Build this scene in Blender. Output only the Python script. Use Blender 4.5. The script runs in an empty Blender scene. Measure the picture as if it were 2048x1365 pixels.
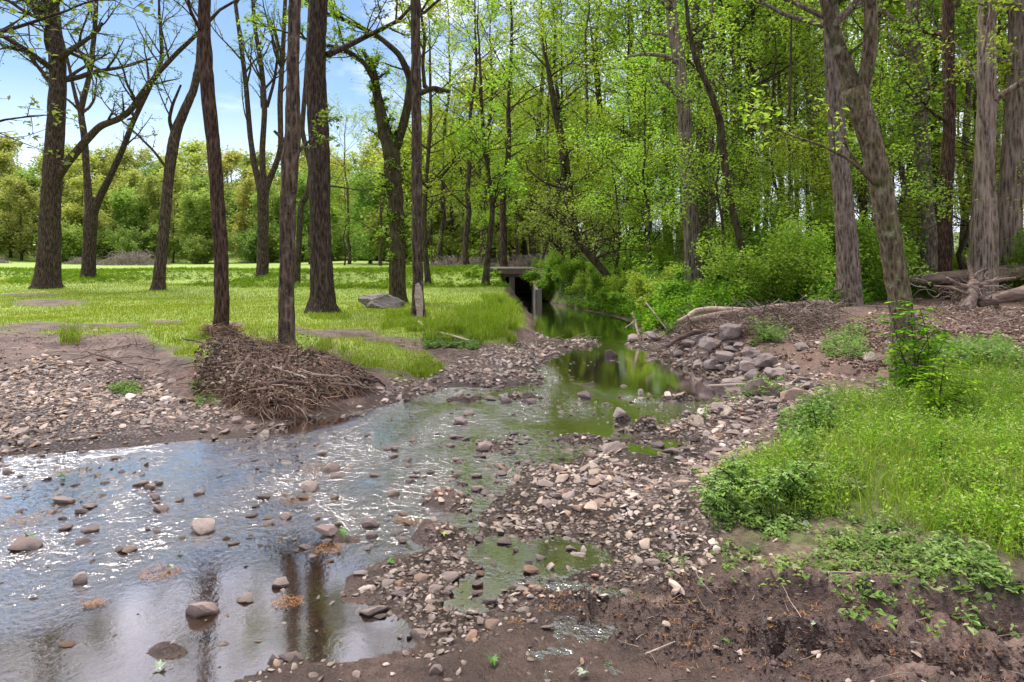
import bpy, math, random
import numpy as np
from mathutils import Vector
scene = bpy.context.scene
COL = scene.collection
rad = math.radians
# ------------------------------------------------------------------ camera
F, CX, YH, H = 1365.0, 1024.0, 516.0, 1.8     # focal length in photo pixels, centre, eye line, eye height (m)
cam_d = bpy.data.cameras.new("camera"); cam = bpy.data.objects.new("camera", cam_d); COL.objects.link(cam)
cam_d.sensor_width = 36; cam_d.lens = 24.0; cam_d.shift_y = -(682.5 - YH) / 2048.0
cam_d.clip_start = 0.05; cam_d.clip_end = 3000
cam.location = (0, 0, H); cam.rotation_euler = (rad(90), 0, 0)
scene.camera = cam
# ------------------------------------------------------------------ world and sun
SUN_EL, SUN_AZ = 66.0, 312.0      # degrees; azimuth clockwise from +Y
w = bpy.data.worlds.new("World"); scene.world = w; w.use_nodes = True
nt = w.node_tree; nt.nodes.clear()
def wn(t, **k):
    n = nt.nodes.new(t)
    for a, b in k.items(): setattr(n, a, b)
    return n
wo = wn('ShaderNodeOutputWorld'); bg = wn('ShaderNodeBackground'); bg.inputs['Strength'].default_value = 0.12
sky = wn('ShaderNodeTexSky', sky_type='NISHITA', sun_disc=False, sun_elevation=rad(SUN_EL), sun_rotation=rad(SUN_AZ), air_density=1.0, dust_density=0.3, ozone_density=2.5)
tc = wn('ShaderNodeTexCoord'); mp = wn('ShaderNodeMapping'); mp.inputs['Scale'].default_value = (1.0, 1.0, 2.6)
nz = wn('ShaderNodeTexNoise'); nz.inputs['Scale'].default_value = 2.3; nz.inputs['Detail'].default_value = 7; nz.inputs['Roughness'].default_value = 0.6
cr = wn('ShaderNodeValToRGB'); cr.color_ramp.elements[0].position = 0.54; cr.color_ramp.elements[1].position = 0.78
sep = wn('ShaderNodeSeparateXYZ')
# more cloud to the east (+X) and high overhead
mx = wn('ShaderNodeMapRange'); mx.inputs['From Min'].default_value = -0.1; mx.inputs['From Max'].default_value = 0.45
mz = wn('ShaderNodeMapRange'); mz.inputs['From Min'].default_value = 0.59; mz.inputs['From Max'].default_value = 0.70
hz = wn('ShaderNodeMapRange'); hz.inputs['From Min'].default_value = 0.22; hz.inputs['From Max'].default_value = 0.0
mxx = wn('ShaderNodeMath', operation='MAXIMUM'); mx2 = wn('ShaderNodeMath', operation='MULTIPLY'); mx2.inputs[1].default_value = 0.85
mx3 = wn('ShaderNodeMath', operation='ADD', use_clamp=True); mx4 = wn('ShaderNodeMath', operation='MULTIPLY'); mx4.inputs[1].default_value = 0.75
mixc = wn('ShaderNodeMix', data_type='RGBA')
gam = wn('ShaderNodeHueSaturation'); gam.inputs['Saturation'].default_value = 1.02; gam.inputs['Value'].default_value = 0.74
L = nt.links.new
L(tc.outputs['Generated'], mp.inputs['Vector']); L(mp.outputs[0], nz.inputs['Vector']); L(nz.outputs['Fac'], cr.inputs['Fac'])
L(tc.outputs['Generated'], sep.inputs[0]); L(sep.outputs['X'], mx.inputs['Value']); mza = wn('ShaderNodeMath', operation='MULTIPLY_ADD'); mza.inputs[1].default_value = 0.5; L(nz.outputs['Fac'], mza.inputs[0]); L(sep.outputs['Z'], mza.inputs[2]); L(mza.outputs[0], mz.inputs['Value']); L(sep.outputs['Z'], hz.inputs['Value'])
L(mx.outputs[0], mxx.inputs[0]); L(mz.outputs[0], mxx.inputs[1]); L(mxx.outputs[0], mx2.inputs[0])
L(cr.outputs['Color'], mx3.inputs[0]); L(mx2.outputs[0], mx3.inputs[1])
mxh = wn('ShaderNodeMath', operation='MAXIMUM'); L(hz.outputs[0], mx4.inputs[0]); L(mx3.outputs[0], mxh.inputs[0]); L(mx4.outputs[0], mxh.inputs[1])
L(sky.outputs[0], gam.inputs['Color']); L(gam.outputs[0], mixc.inputs['A']); L(mxh.outputs[0], mixc.inputs['Factor'])
mixc.inputs['B'].default_value = (7.2, 7.3, 8.6, 1)
L(mixc.outputs['Result'], bg.inputs['Color']); L(bg.outputs[0], wo.inputs[0])
sun_d = bpy.data.lights.new("sun", 'SUN'); sun_d.energy = 2.9; sun_d.angle = rad(20); sun_d.color = (1.0, 0.95, 0.87)
sun = bpy.data.objects.new("sun", sun_d); COL.objects.link(sun)
_a, _e = rad(SUN_AZ), rad(SUN_EL)
_v = Vector((math.sin(_a) * math.cos(_e), math.cos(_a) * math.cos(_e), math.sin(_e)))
sun.rotation_euler = _v.to_track_quat('Z', 'Y').to_euler(); sun.location = (0, 0, 60)
scene.view_settings.view_transform = 'Standard'; scene.view_settings.look = 'None'
scene.view_settings.exposure = 0.95; scene.view_settings.gamma = 1
cy = scene.cycles
cy.max_bounces = 7; cy.diffuse_bounces = 3; cy.glossy_bounces = 3; cy.transmission_bounces = 4; cy.transparent_max_bounces = 8
cy.sample_clamp_indirect = 6; cy.use_adaptive_sampling = True; cy.adaptive_threshold = 0.02
# ------------------------------------------------------------------ helpers
R = np.random.RandomState(7)
def at(x, y, z=0.0):
    Y = F * (H - z) / (y - YH); return np.array([(x - CX) * Y / F, Y, z])
def atd(x, y, Y): return np.array([(x - CX) * Y / F, Y, H - (y - YH) * Y / F])
def tag(o, label=None, cat=None, group=None, kind=None):
    if label: o['label'] = label
    if cat: o['category'] = cat
    if group: o['group'] = group
    if kind: o['kind'] = kind
    return o
def empty(name, loc, label, cat, group=None, rz=0):
    o = bpy.data.objects.new(name, None); COL.objects.link(o); o.location = loc; o.rotation_euler = (0, 0, rz); o.empty_display_size = .2
    return tag(o, label, cat, group)
def mkmesh(name, V, faces, mats=None, smooth=False, attrs=None, matidx=None):
    """V (n,3); faces: list of (m,k) int arrays; attrs: {name: (n,) or (n,4)}"""
    me = bpy.data.meshes.new(name); V = np.ascontiguousarray(V, dtype=np.float32)
    faces = [np.asarray(f, dtype=np.int32) for f in faces if len(f)]
    me.vertices.add(len(V)); me.vertices.foreach_set('co', V.ravel())
    tot = sum(f.size for f in faces); npoly = sum(len(f) for f in faces)
    me.loops.add(tot); me.loops.foreach_set('vertex_index', np.concatenate([f.ravel() for f in faces]))
    me.polygons.add(npoly)
    cnt = np.concatenate([np.full(len(f), f.shape[1], dtype=np.int32) for f in faces])
    me.polygons.foreach_set('loop_start', np.concatenate([[0], np.cumsum(cnt)[:-1]]).astype(np.int32))
    me.update(calc_edges=True)
    me.polygons.foreach_set('use_smooth', np.full(npoly, smooth))
    for k, a in (attrs or {}).items():
        a = np.asarray(a, dtype=np.float32)
        if a.ndim == 1:
            me.attributes.new(k, 'FLOAT', 'POINT').data.foreach_set('value', a)
        else:
            if a.shape[1] == 3: a = np.concatenate([a, np.ones((len(a), 1), np.float32)], 1)
            me.attributes.new(k, 'FLOAT_COLOR', 'POINT').data.foreach_set('color', np.ascontiguousarray(a).ravel())
    for m in (mats or []): me.materials.append(m)
    if matidx is not None: me.polygons.foreach_set('material_index', np.asarray(matidx, dtype=np.int32))
    return me
def link(name, me, parent=None, loc=None):
    o = bpy.data.objects.new(name, me); COL.objects.link(o)
    if parent is not None: o.parent = parent
    if loc is not None: o.location = loc
    return o
def hsh(xi, yi, s):
    h = (xi.astype(np.int64) * 374761393 + yi.astype(np.int64) * 668265263 + s * 974634777) & 0xffffffff
    h = ((h ^ (h >> 13)) * 1274126177) & 0xffffffff
    h = ((h ^ (h >> 16)) * 2246822519) & 0xffffffff
    return ((h ^ (h >> 15)) & 0xffffff) / float(0xffffff)
def vn(x, y, s=0):
    x = np.asarray(x, float); y = np.asarray(y, float)
    xi = np.floor(x); yi = np.floor(y); fx = x - xi; fy = y - yi
    fx = fx * fx * (3 - 2 * fx); fy = fy * fy * (3 - 2 * fy)
    a = hsh(xi, yi, s); b = hsh(xi + 1, yi, s); c = hsh(xi, yi + 1, s); d = hsh(xi + 1, yi + 1, s)
    return (a * (1 - fx) + b * fx) * (1 - fy) + (c * (1 - fx) + d * fx) * fy
def fbm(x, y, s=0, o=4):
    r = 0; a = .5; t = 0
    for k in range(o):
        r = r + a * vn(x, y, s + k * 17); t += a; a *= .5; x = np.asarray(x) * 2.03; y = np.asarray(y) * 2.03
    return r / t
def sstep(a, b, x):
    t = np.clip((x - a) / (b - a), 0, 1); return t * t * (3 - 2 * t)
def polysd(x, y, P):
    """signed distance to a polygon, positive inside"""
    P = np.asarray(P, float); x = np.asarray(x, float); y = np.asarray(y, float)
    d = np.full(x.shape, 1e18); ins = np.zeros(x.shape, bool)
    for i in range(len(P)):
        a = P[i]; b = P[(i + 1) % len(P)]; e = b - a
        wx = x - a[0]; wy = y - a[1]
        t = np.clip((wx * e[0] + wy * e[1]) / (e @ e + 1e-12), 0, 1)
        d = np.minimum(d, (wx - t * e[0]) ** 2 + (wy - t * e[1]) ** 2)
        c = ((a[1] > y) != (b[1] > y))
        with np.errstate(divide='ignore', invalid='ignore'):
            xi = (b[0] - a[0]) * (y - a[1]) / (b[1] - a[1] + 1e-30) + a[0]
        ins ^= c & (x < xi)
    return np.sqrt(d) * np.where(ins, 1, -1)
def linedist(x, y, P):
    d = np.full(np.shape(x), 1e18)
    for i in range(len(P) - 1):
        a = P[i]; e = P[i + 1] - a
        t = np.clip(((x - a[0]) * e[0] + (y - a[1]) * e[1]) / (e @ e), 0, 1)
        d = np.minimum(d, (x - a[0] - t * e[0]) ** 2 + (y - a[1] - t * e[1]) ** 2)
    return np.sqrt(d)
# ------------------------------------------------------------------ creek outline (traced on the water plane z = 0)
MAIN = [(-1800, 1700), (-1500, 1050), (-700, 945), (0, 915), (130, 905), (260, 893), (400, 879), (490, 873), (530, 856), (600, 840), (700, 826), (780, 806),
        (850, 787), (900, 776), (1000, 778), (1090, 768), (1080, 745), (1100, 712), (1160, 694), (1230, 689), (1295, 702), (1370, 737), (1440, 757), (1490, 775), (1490, 800),
        (1430, 812), (1395, 832), (1355, 852), (1320, 868), (1250, 883), (1180, 905), (1130, 930), (1060, 932), (1010, 985), (965, 1030), (940, 1070),
        (880, 1100), (790, 1120), (720, 1160), (700, 1195), (770, 1205), (830, 1240), (850, 1275), (820, 1305), (700, 1330), (560, 1335), (430, 1380), (420, 1700)]
UP = [(1060, 676), (1072, 655), (1062, 630), (1050, 614), (1030, 601), (1018, 598.5), (1012, 590), (1078, 590), (1080, 598), (1105, 608), (1160, 618), (1215, 630), (1262, 645), (1285, 664), (1270, 680), (1180, 678), (1120, 680)]
LINKP = [(1190, 700), (1185, 672), (1262, 672), (1268, 700)]
PUD = [[(925, 1090), (1010, 1075), (1060, 1085), (1115, 1072), (1190, 1095), (1205, 1125), (1120, 1152), (1000, 1148), (930, 1118)],
       [(890, 1165), (960, 1140), (1025, 1168), (1010, 1215), (960, 1240), (880, 1238), (850, 1215)],
       [(1235, 888), (1290, 874), (1390, 878), (1405, 898), (1345, 918), (1240, 908)]]
W0 = lambda P: np.array([at(x, y, 0)[:2] for x, y in P])
CREEK = [W0(MAIN), W0(UP), W0(LINKP), np.array([(-.12, 26.8), (-.12, 33.3), (1.22, 33.3), (1.22, 26.8)])]
PUDW = [W0(p) for p in PUD]
def water_sd(x, y):
    d = np.full(np.shape(x), -1e9)
    for P in CREEK: d = np.maximum(d, polysd(x, y, P))
    for P in PUDW: d = np.maximum(d, polysd(x, y, P) * .6)
    return d
# height control: (px, py, z, bank width) or ('w', X, Y, z, width)
CT = [(0, 900, .03, 2.5), (0, 780, .12, 3), (200, 800, .12, 3), (350, 800, .13, 1.5), (200, 720, .28, 2), (0, 700, .33, 2), (350, 720, .38, 1.2), (0, 650, .45, 2), (300, 660, .46, 2),
      (-500, 750, .25, 3), (-900, 650, .45, 3), (-1000, 1000, .05, 2), (420, 700, .5, .9), (560, 712, .5, .8), (680, 722, .34, .7), (760, 742, .24, .8), (440, 800, .10, .7), (470, 765, .12, .6), (520, 740, .2, .6), (560, 765, .03, .6), (620, 740, .16, .6), (650, 765, .04, .6), (560, 800, .03, .6), (520, 790, .04, .6), (640, 795, .03, .6),
      (840, 742, .14, 1.2), (950, 708, .12, 1.5), (1080, 702, .05, 1.5), (1000, 740, .05, 1.5), (1150, 684, .04, 1), (600, 660, .47, 1), (800, 650, .42, 1.2), (900, 655, .4, 1), (1000, 645, .42, .7),
      (1030, 620, .45, .7), (985, 600, .55, .9), (100, 592, .5, 2), (400, 600, .5, 2), (640, 626, .5, 1), (800, 606, .5, 1), (-500, 600, .5, 2),
      (1300, 684, .12, .8), (1350, 690, .35, .7), (1450, 702, .48, .8), (1400, 645, .75, .9), (1600, 622, .82, 1), (1690, 614, .82, 1), (1600, 705, .5, 1.1), (1750, 705, .52, 1.2),
      (1550, 790, .22, .7), (1530, 760, .3, .7), (1700, 765, .38, 1), (1900, 645, .75, 1), (2040, 625, .8, 1), (2040, 705, .58, 1), (1950, 805, .4, 1), (2040, 950, .4, 1), (1700, 905, .33, 1), (1550, 900, .2, .8),
      (1450, 985, .14, .8), (1300, 955, .07, .8), (1200, 1050, .045, .9), (1100, 1200, .04, 1), (1300, 1200, .08, 1.2), (1500, 1100, .12, 1.2), (1700, 1100, .2, 1.2), (2000, 1100, .3, 1.2),
      (2000, 1300, .15, 1.5), (1500, 1300, .1, 1.5), (1200, 1330, .06, 1.5), (1000, 1340, .035, 1), (2700, 900, .5, 1), (3500, 700, .8, 1), (1300, 640, .45, .9), (500, 1500, .05, 1.0), (1200, 2200, .15, 1),
      ('w', -30, 36, .55, 2), ('w', -15, 32.5, .55, 2), ('w', -6, 28.5, .6, 1.5), ('w', -2, 26.5, .65, .8), ('w', -1.2, 28.8, .95, .4),
      ('w', -32, 39.5, 1.1, 2), ('w', -17, 36, 1.12, 2), ('w', -8, 31.8, 1.15, 2), ('w', -3, 30.5, 1.2, .5), ('w', -1.2, 30.5, 1.25, .3), ('w', .5, 31, 1.28, .3), ('w', 2.5, 30.5, 1.25, .4), ('w', 2.2, 28.6, 1.0, .5),
      ('w', 0, 36, 1.25, 1), ('w', 3.2, 24, .6, 1), ('w', 4.2, 20, .6, 1), ('w', 5, 17, .65, 1), ('w', 7, 24, .95, 2), ('w', 12, 25, 1.05, 2), ('w', 10, 31, 1.25, 2), ('w', 20, 24, 1.1, 2),
      ('w', -60, 42, 1.1, 2), ('w', -40, 80, 1.0, 2), ('w', 0, 80, 1.3, 2), ('w', 30, 45, 1.5, 2), ('w', 30, 90, 2.2, 2), ('w', 60, 60, 2.2, 2), ('w', -80, 130, 4, 2), ('w', 0, 130, 3, 2), ('w', 80, 130, 4, 2),
      ('w', -120, 250, 14, 2), ('w', 0, 250, 10, 2), ('w', 150, 250, 10, 2), ('w', -60, 500, 20, 2), ('w', 60, 500, 18, 2), ('w', 0, -6, .3, 2), ('w', -10, -4, .3, 2), ('w', 10, -4, .5, 2)]
_P = []
for c in CT:
    if c[0] == 'w': _P.append((c[1], c[2], c[3], c[4]))
    else:
        p = at(c[0], c[1], c[2]); _P.append((p[0], p[1], c[2], c[3]))
_P = np.array(_P)
def _uv(x, y): return x / (np.maximum(y, -2.0) + 3.5), np.log(np.maximum(y, -2.5) + 3.5)
_pu, _pv = _uv(_P[:, 0], _P[:, 1])
RUTS = [([(1020, 1130), (1250, 1165), (1500, 1215), (1750, 1245), (2100, 1300), (2500, 1360)], -.030, .055), ([(1150, 1205), (1400, 1260), (1650, 1310), (1900, 1345), (2200, 1390)], -.028, .05),
        ([(1050, 1160), (1300, 1195), (1500, 1240), (1750, 1275), (2100, 1335)], .03, .05), ([(1330, 1150), (1600, 1180), (1850, 1225), (2100, 1262)], .03, .05),
        ([(1250, 1240), (1500, 1300), (1700, 1345), (1900, 1400)], .025, .045), ([(1500, 1268), (1700, 1290), (2000, 1345)], .03, .04)]
RUTW = [(np.array([at(x, y, .1)[:2] for x, y in p]), a, s) for p, a, s in RUTS]
SHOAL = [(985, 885, 75, 22, .055), (1230, 815, 30, 8, .05), (1060, 797, 100, 6, .05), (1290, 862, 30, 4, .05), (880, 1000, 45, 20, .05), (680, 1075, 60, 15, .04), (660, 905, 60, 16, .05), (1180, 770, 22, 5, .04),
         (1330, 800, 80, 3.5, .04), (1250, 840, 30, 3, .04), (760, 900, 50, 8, .05), (870, 1070, 40, 14, .05), (1140, 880, 60, 7, .05), (930, 800, 40, 6, .05), (830, 860, 40, 7, .045), (330, 1300, 50, 20, .03), (560, 1080, 30, 10, .02), (900, 950, 30, 8, .04)]
def hgt(x, y, fine=True):
    x = np.asarray(x, float); y = np.asarray(y, float); sh = x.shape; x = x.ravel(); y = y.ravel()
    u, v = _uv(x, y); z = np.empty(x.shape); bw = np.empty(x.shape)
    for i in range(0, len(x), 40000):
        s = slice(i, i + 40000)
        d2 = (u[s, None] - _pu) ** 2 + (v[s, None] - _pv) ** 2
        wt = 1 / (d2 + .0006) ** 1.7; wt /= wt.sum(1, keepdims=True)
        z[s] = wt @ _P[:, 2]; bw[s] = wt @ _P[:, 3]
    d = water_sd(x, y)
    if fine:
        amp = np.clip((y - 3) / 40, 0, 1)
        wob = (fbm(x * 2.2, y * 2.2, 5, 3) - .5) * .16 + (fbm(x * .7, y * .7, 9, 2) - .5) * .15
        wob = np.where(y > 26.5, 0, wob)
        d = d + wob
    out = sstep(0, 1, -d / bw)
    # steeper undercut near the edge so banks read
    z = np.where(d < 0, .012 + (z - .012) * out ** .8, -.13 * sstep(0, .9, d) - .008)
    px = CX + x * F / np.maximum(y, .8); py = YH + H * F / np.maximum(y, .8)
    for (sx, sy, rx, ry, hh) in SHOAL:
        e = np.exp(-(((px - sx) / rx) ** 2 + ((py - sy) / ry) ** 2)); z = np.where(d > 0, z + e * (hh + .09) * (.35 + 1.3 * fbm(x * 5, y * 5, 57, 2)), z)
    if fine:
        land = sstep(.0, .3, -d)
        z = z + land * (fbm(x * .35, y * .35, 3, 3) - .5) * .12 * np.clip(y / 12, .2, 1)
        z = z + (fbm(x * 3, y * 3, 11, 3) - .5) * .03 * np.clip(land + .3, 0, 1)
        near = sstep(13, 5, y)
        mud = near * land
        n1 = fbm(x * 9, y * 9, 21, 4); n2 = fbm(x * 24, y * 24, 31, 3)
        z = z + mud * ((n1 - .5) * .045 + (n2 - .5) * .022)
        for P, a, s in RUTW:
            wob = (fbm(x * 4, y * 4, 41, 2) - .5) * .12
            dd = linedist(x, y, P) + wob * .5
            g = np.exp(-(dd / (s * 1.7)) ** 2) * sstep(1.0, 1.6, x + .9 * 0 + 1.2)
            z = z + 2.6 * a * g * (.3 + 1.4 * n1) + np.abs(a) * g * ((n2 - .5) * 2.8 + (fbm(x * 50, y * 50, 67, 2) - .5) * 1.6)
    return z.reshape(sh)
def rutmask(x, y):
    r = np.zeros(np.shape(x))
    for P, a, s in RUTW: r = np.maximum(r, np.exp(-(linedist(x, y, P) / (s * 2.2)) ** 2))
    return r
def shoalmask(x, y):
    px = CX + x * F / np.maximum(y, .8); py = YH + H * F / np.maximum(y, .8); r = 0 * px
    for (sx, sy, rx, ry, hh) in SHOAL: r = np.maximum(r, np.exp(-(((px - sx) / rx) ** 2 + ((py - sy) / ry) ** 2)))
    return r
def gz(x, y): return float(hgt(np.array([x]), np.array([y]))[0])
def ground_px(x, y):
    """where the ray through a photo pixel meets the terrain"""
    Y = np.geomspace(1.5, 250, 1500); X = (x - CX) * Y / F; Z = H - (y - YH) * Y / F
    h = np.maximum(hgt(X, Y, False), 0); k = np.argmax(Z <= h)
    if not (Z <= h).any(): k = len(Y) - 1
    return np.array([X[k], Y[k], h[k]])
def pxof(x, y, z):
    y = np.maximum(y, .6); return CX + x * F / y, YH + (H - z) * F / y
# ------------------------------------------------------------------ surface regions (traced polygons, in photo pixels of the ground)
GL = [(-4000, 655), (0, 655), (150, 668), (290, 668), (330, 700), (400, 730), (560, 722), (640, 700), (700, 712), (760, 735), (830, 748), (890, 738), (850, 705), (800, 690), (860, 684), (960, 686), (1010, 676), (1052, 650), (1036, 615), (1012, 590), (1015, 400), (-4000, 400)]
GR = [(1430, 965), (1520, 905), (1600, 862), (1660, 810), (1790, 800), (1890, 762), (2048, 742), (3200, 745), (3200, 1120), (2100, 1150), (2048, 1130), (1950, 1085), (1830, 1050), (1700, 1040), (1560, 1035), (1470, 1010)]
GC = [(1380, 960), (1480, 925), (1560, 990), (1760, 1050), (1990, 1120), (2100, 1200), (1800, 1160), (1560, 1120), (1440, 1060)]
GW = [(1075, 590), (1110, 604), (1200, 618), (1290, 652), (1330, 664), (1420, 628), (1600, 612), (1660, 616), (1720, 612), (1800, 596), (2100, 590), (4000, 590), (4000, 400), (1015, 400), (1040, 560)]
BARE = [(100, 606, 70, 7), (90, 655, 110, 8), (230, 652, 60, 5), (690, 668, 80, 9), (780, 680, 60, 7), (330, 645, 40, 4), (-200, 660, 150, 10), (450, 650, 40, 5), (60, 590, 50, 3), (590, 660, 30, 4)]
GVL = [(-2000, 1100), (0, 918), (260, 895), (530, 862), (470, 830), (380, 800), (320, 770), (240, 740), (120, 712), (0, 705), (-2000, 720)]
GVM = [(780, 800), (900, 750), (960, 705), (1040, 682), (1300, 680), (1370, 700), (1480, 720), (1600, 770), (1800, 775), (1800, 800), (1650, 830), (1600, 870), (1480, 940), (1420, 1000), (1440, 1100), (1330, 1155), (1150, 1190), (1030, 1215), (970, 1265), (870, 1300), (820, 1262), (700, 1180), (850, 1060), (950, 900), (1200, 860), (1380, 780), (1250, 720), (1120, 700), (1090, 770), (900, 785)]
LT = [(1300, 690), (1380, 640), (1600, 618), (1760, 618), (1900, 602), (3000, 600), (3000, 740), (1950, 750), (1820, 780), (1640, 720), (1500, 700)]
def region(px, py, P, soft, n):
    return sstep(-soft, soft, polysd(px, py, P) + (n - .5) * soft * 3)
def masks(x, y, z):
    px, py = pxof(x, y, z); n = fbm(x * 1.3, y * 1.3, 51, 4); n2 = fbm(x * 3.1, y * 3.1, 61, 3)
    sc = np.clip((py - YH) / 150, .12, 1.6)
    S = lambda P, s: sstep(-1, 1, (polysd(px, py, P) / sc + (n - .5) * s * 3 + (n2 - .5) * s) / s)
    g = S(GL, 12)
    for bx, by, rx, ry in BARE: g = g * (1 - .95 * sstep(1.5, .6, np.sqrt(((px - bx) / rx) ** 2 + ((py - by) / ry) ** 2) + (n2 - .5) * 1.0))
    gr = S(GR, 22); gc = S(GC, 18) * sstep(.35, .62, n2 + .12); gw = S(GW, 10)
    gv = np.maximum(S(GVL, 16), S(GVM, 22)); lt = S(LT, 14)
    far = sstep(100, 60, y)
    return dict(lawn=g, weeds=gr, cover=gc, wood=gw, gravel=gv, litter=lt, far=far)
# ------------------------------------------------------------------ materials
class M:
    def __init__(s, name):
        s.m = bpy.data.materials.new(name); s.m.use_nodes = True; s.t = s.m.node_tree; s.t.nodes.clear()
        s.out = s.n('ShaderNodeOutputMaterial')
    def n(s, t, ins=None, **k):
        o = s.t.nodes.new(t)
        for a, b in k.items(): setattr(o, a, b)
        for a, b in (ins or {}).items(): s.set(o, a, b)
        return o
    def set(s, o, a, b):
        i = o.inputs[a]
        if isinstance(b, bpy.types.NodeSocket): s.t.links.new(b, i)
        elif isinstance(b, bpy.types.Node): s.t.links.new(b.outputs[0], i)
        else: i.default_value = (*b, 1) if isinstance(b, tuple) and len(b) == 3 and i.type == 'RGBA' else b
    def attr(s, name, fac=True):
        a = s.n('ShaderNodeAttribute', attribute_name=name); return a.outputs['Fac'] if fac else a.outputs['Color']
    def mix(s, f, a, b, mode='MIX'):
        o = s.n('ShaderNodeMix', data_type='RGBA', blend_type=mode); s.set(o, 0, f); s.set(o, 6, a); s.set(o, 7, b); return o.outputs[2]
    def math(s, op, a, b=0.0, clamp=False):
        o = s.n('ShaderNodeMath', operation=op, use_clamp=clamp); s.set(o, 0, a); s.set(o, 1, b); return o.outputs[0]
    def rng(s, v, a, b, c=0.0, d=1.0):
        return s.n('ShaderNodeMapRange', {'Value': v, 'From Min': a, 'From Max': b, 'To Min': c, 'To Max': d}).outputs[0]
    def noise(s, sc, det=4, rough=.55, vec=None, dist=0.0):
        o = s.n('ShaderNodeTexNoise', {'Scale': sc, 'Detail': det, 'Roughness': rough, 'Distortion': dist})
        s.set(o, 'Vector', vec if vec is not None else s.co()); return o.outputs['Fac']
    def voro(s, sc, vec=None, feature='F1', out='Distance', rnd=1.0):
        o = s.n('ShaderNodeTexVoronoi', {'Scale': sc, 'Randomness': rnd}, feature=feature); s.set(o, 'Vector', vec if vec is not None else s.co()); return o.outputs[out]
    def co(s, scale=None):
        if not hasattr(s, '_tc'): s._tc = s.n('ShaderNodeTexCoord').outputs['Object']
        if scale is None: return s._tc
        return s.n('ShaderNodeMapping', {'Vector': s._tc, 'Scale': scale}).outputs[0]
    def ramp(s, f, stops):
        o = s.n('ShaderNodeValToRGB', {'Fac': f}); e = o.color_ramp.elements
        while len(e) < len(stops): e.new(.5)
        for k, (p, c) in enumerate(stops): e[k].position = p; e[k].color = (*c, 1)
        return o.outputs[0]
    def bump(s, h, st=.5, d=.02, normal=None):
        o = s.n('ShaderNodeBump', {'Height': h, 'Strength': st, 'Distance': d})
        if normal is not None: s.set(o, 'Normal', normal)
        return o.outputs[0]
    def bsdf(s, col, rough=.8, nrm=None, spec=.3):
        o = s.n('ShaderNodeBsdfPrincipled', {'Base Color': col, 'Roughness': rough, 'Specular IOR Level': spec})
        if nrm is not None: s.set(o, 'Normal', nrm)
        s.t.links.new(o.outputs[0], s.out.inputs[0]); return o
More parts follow.
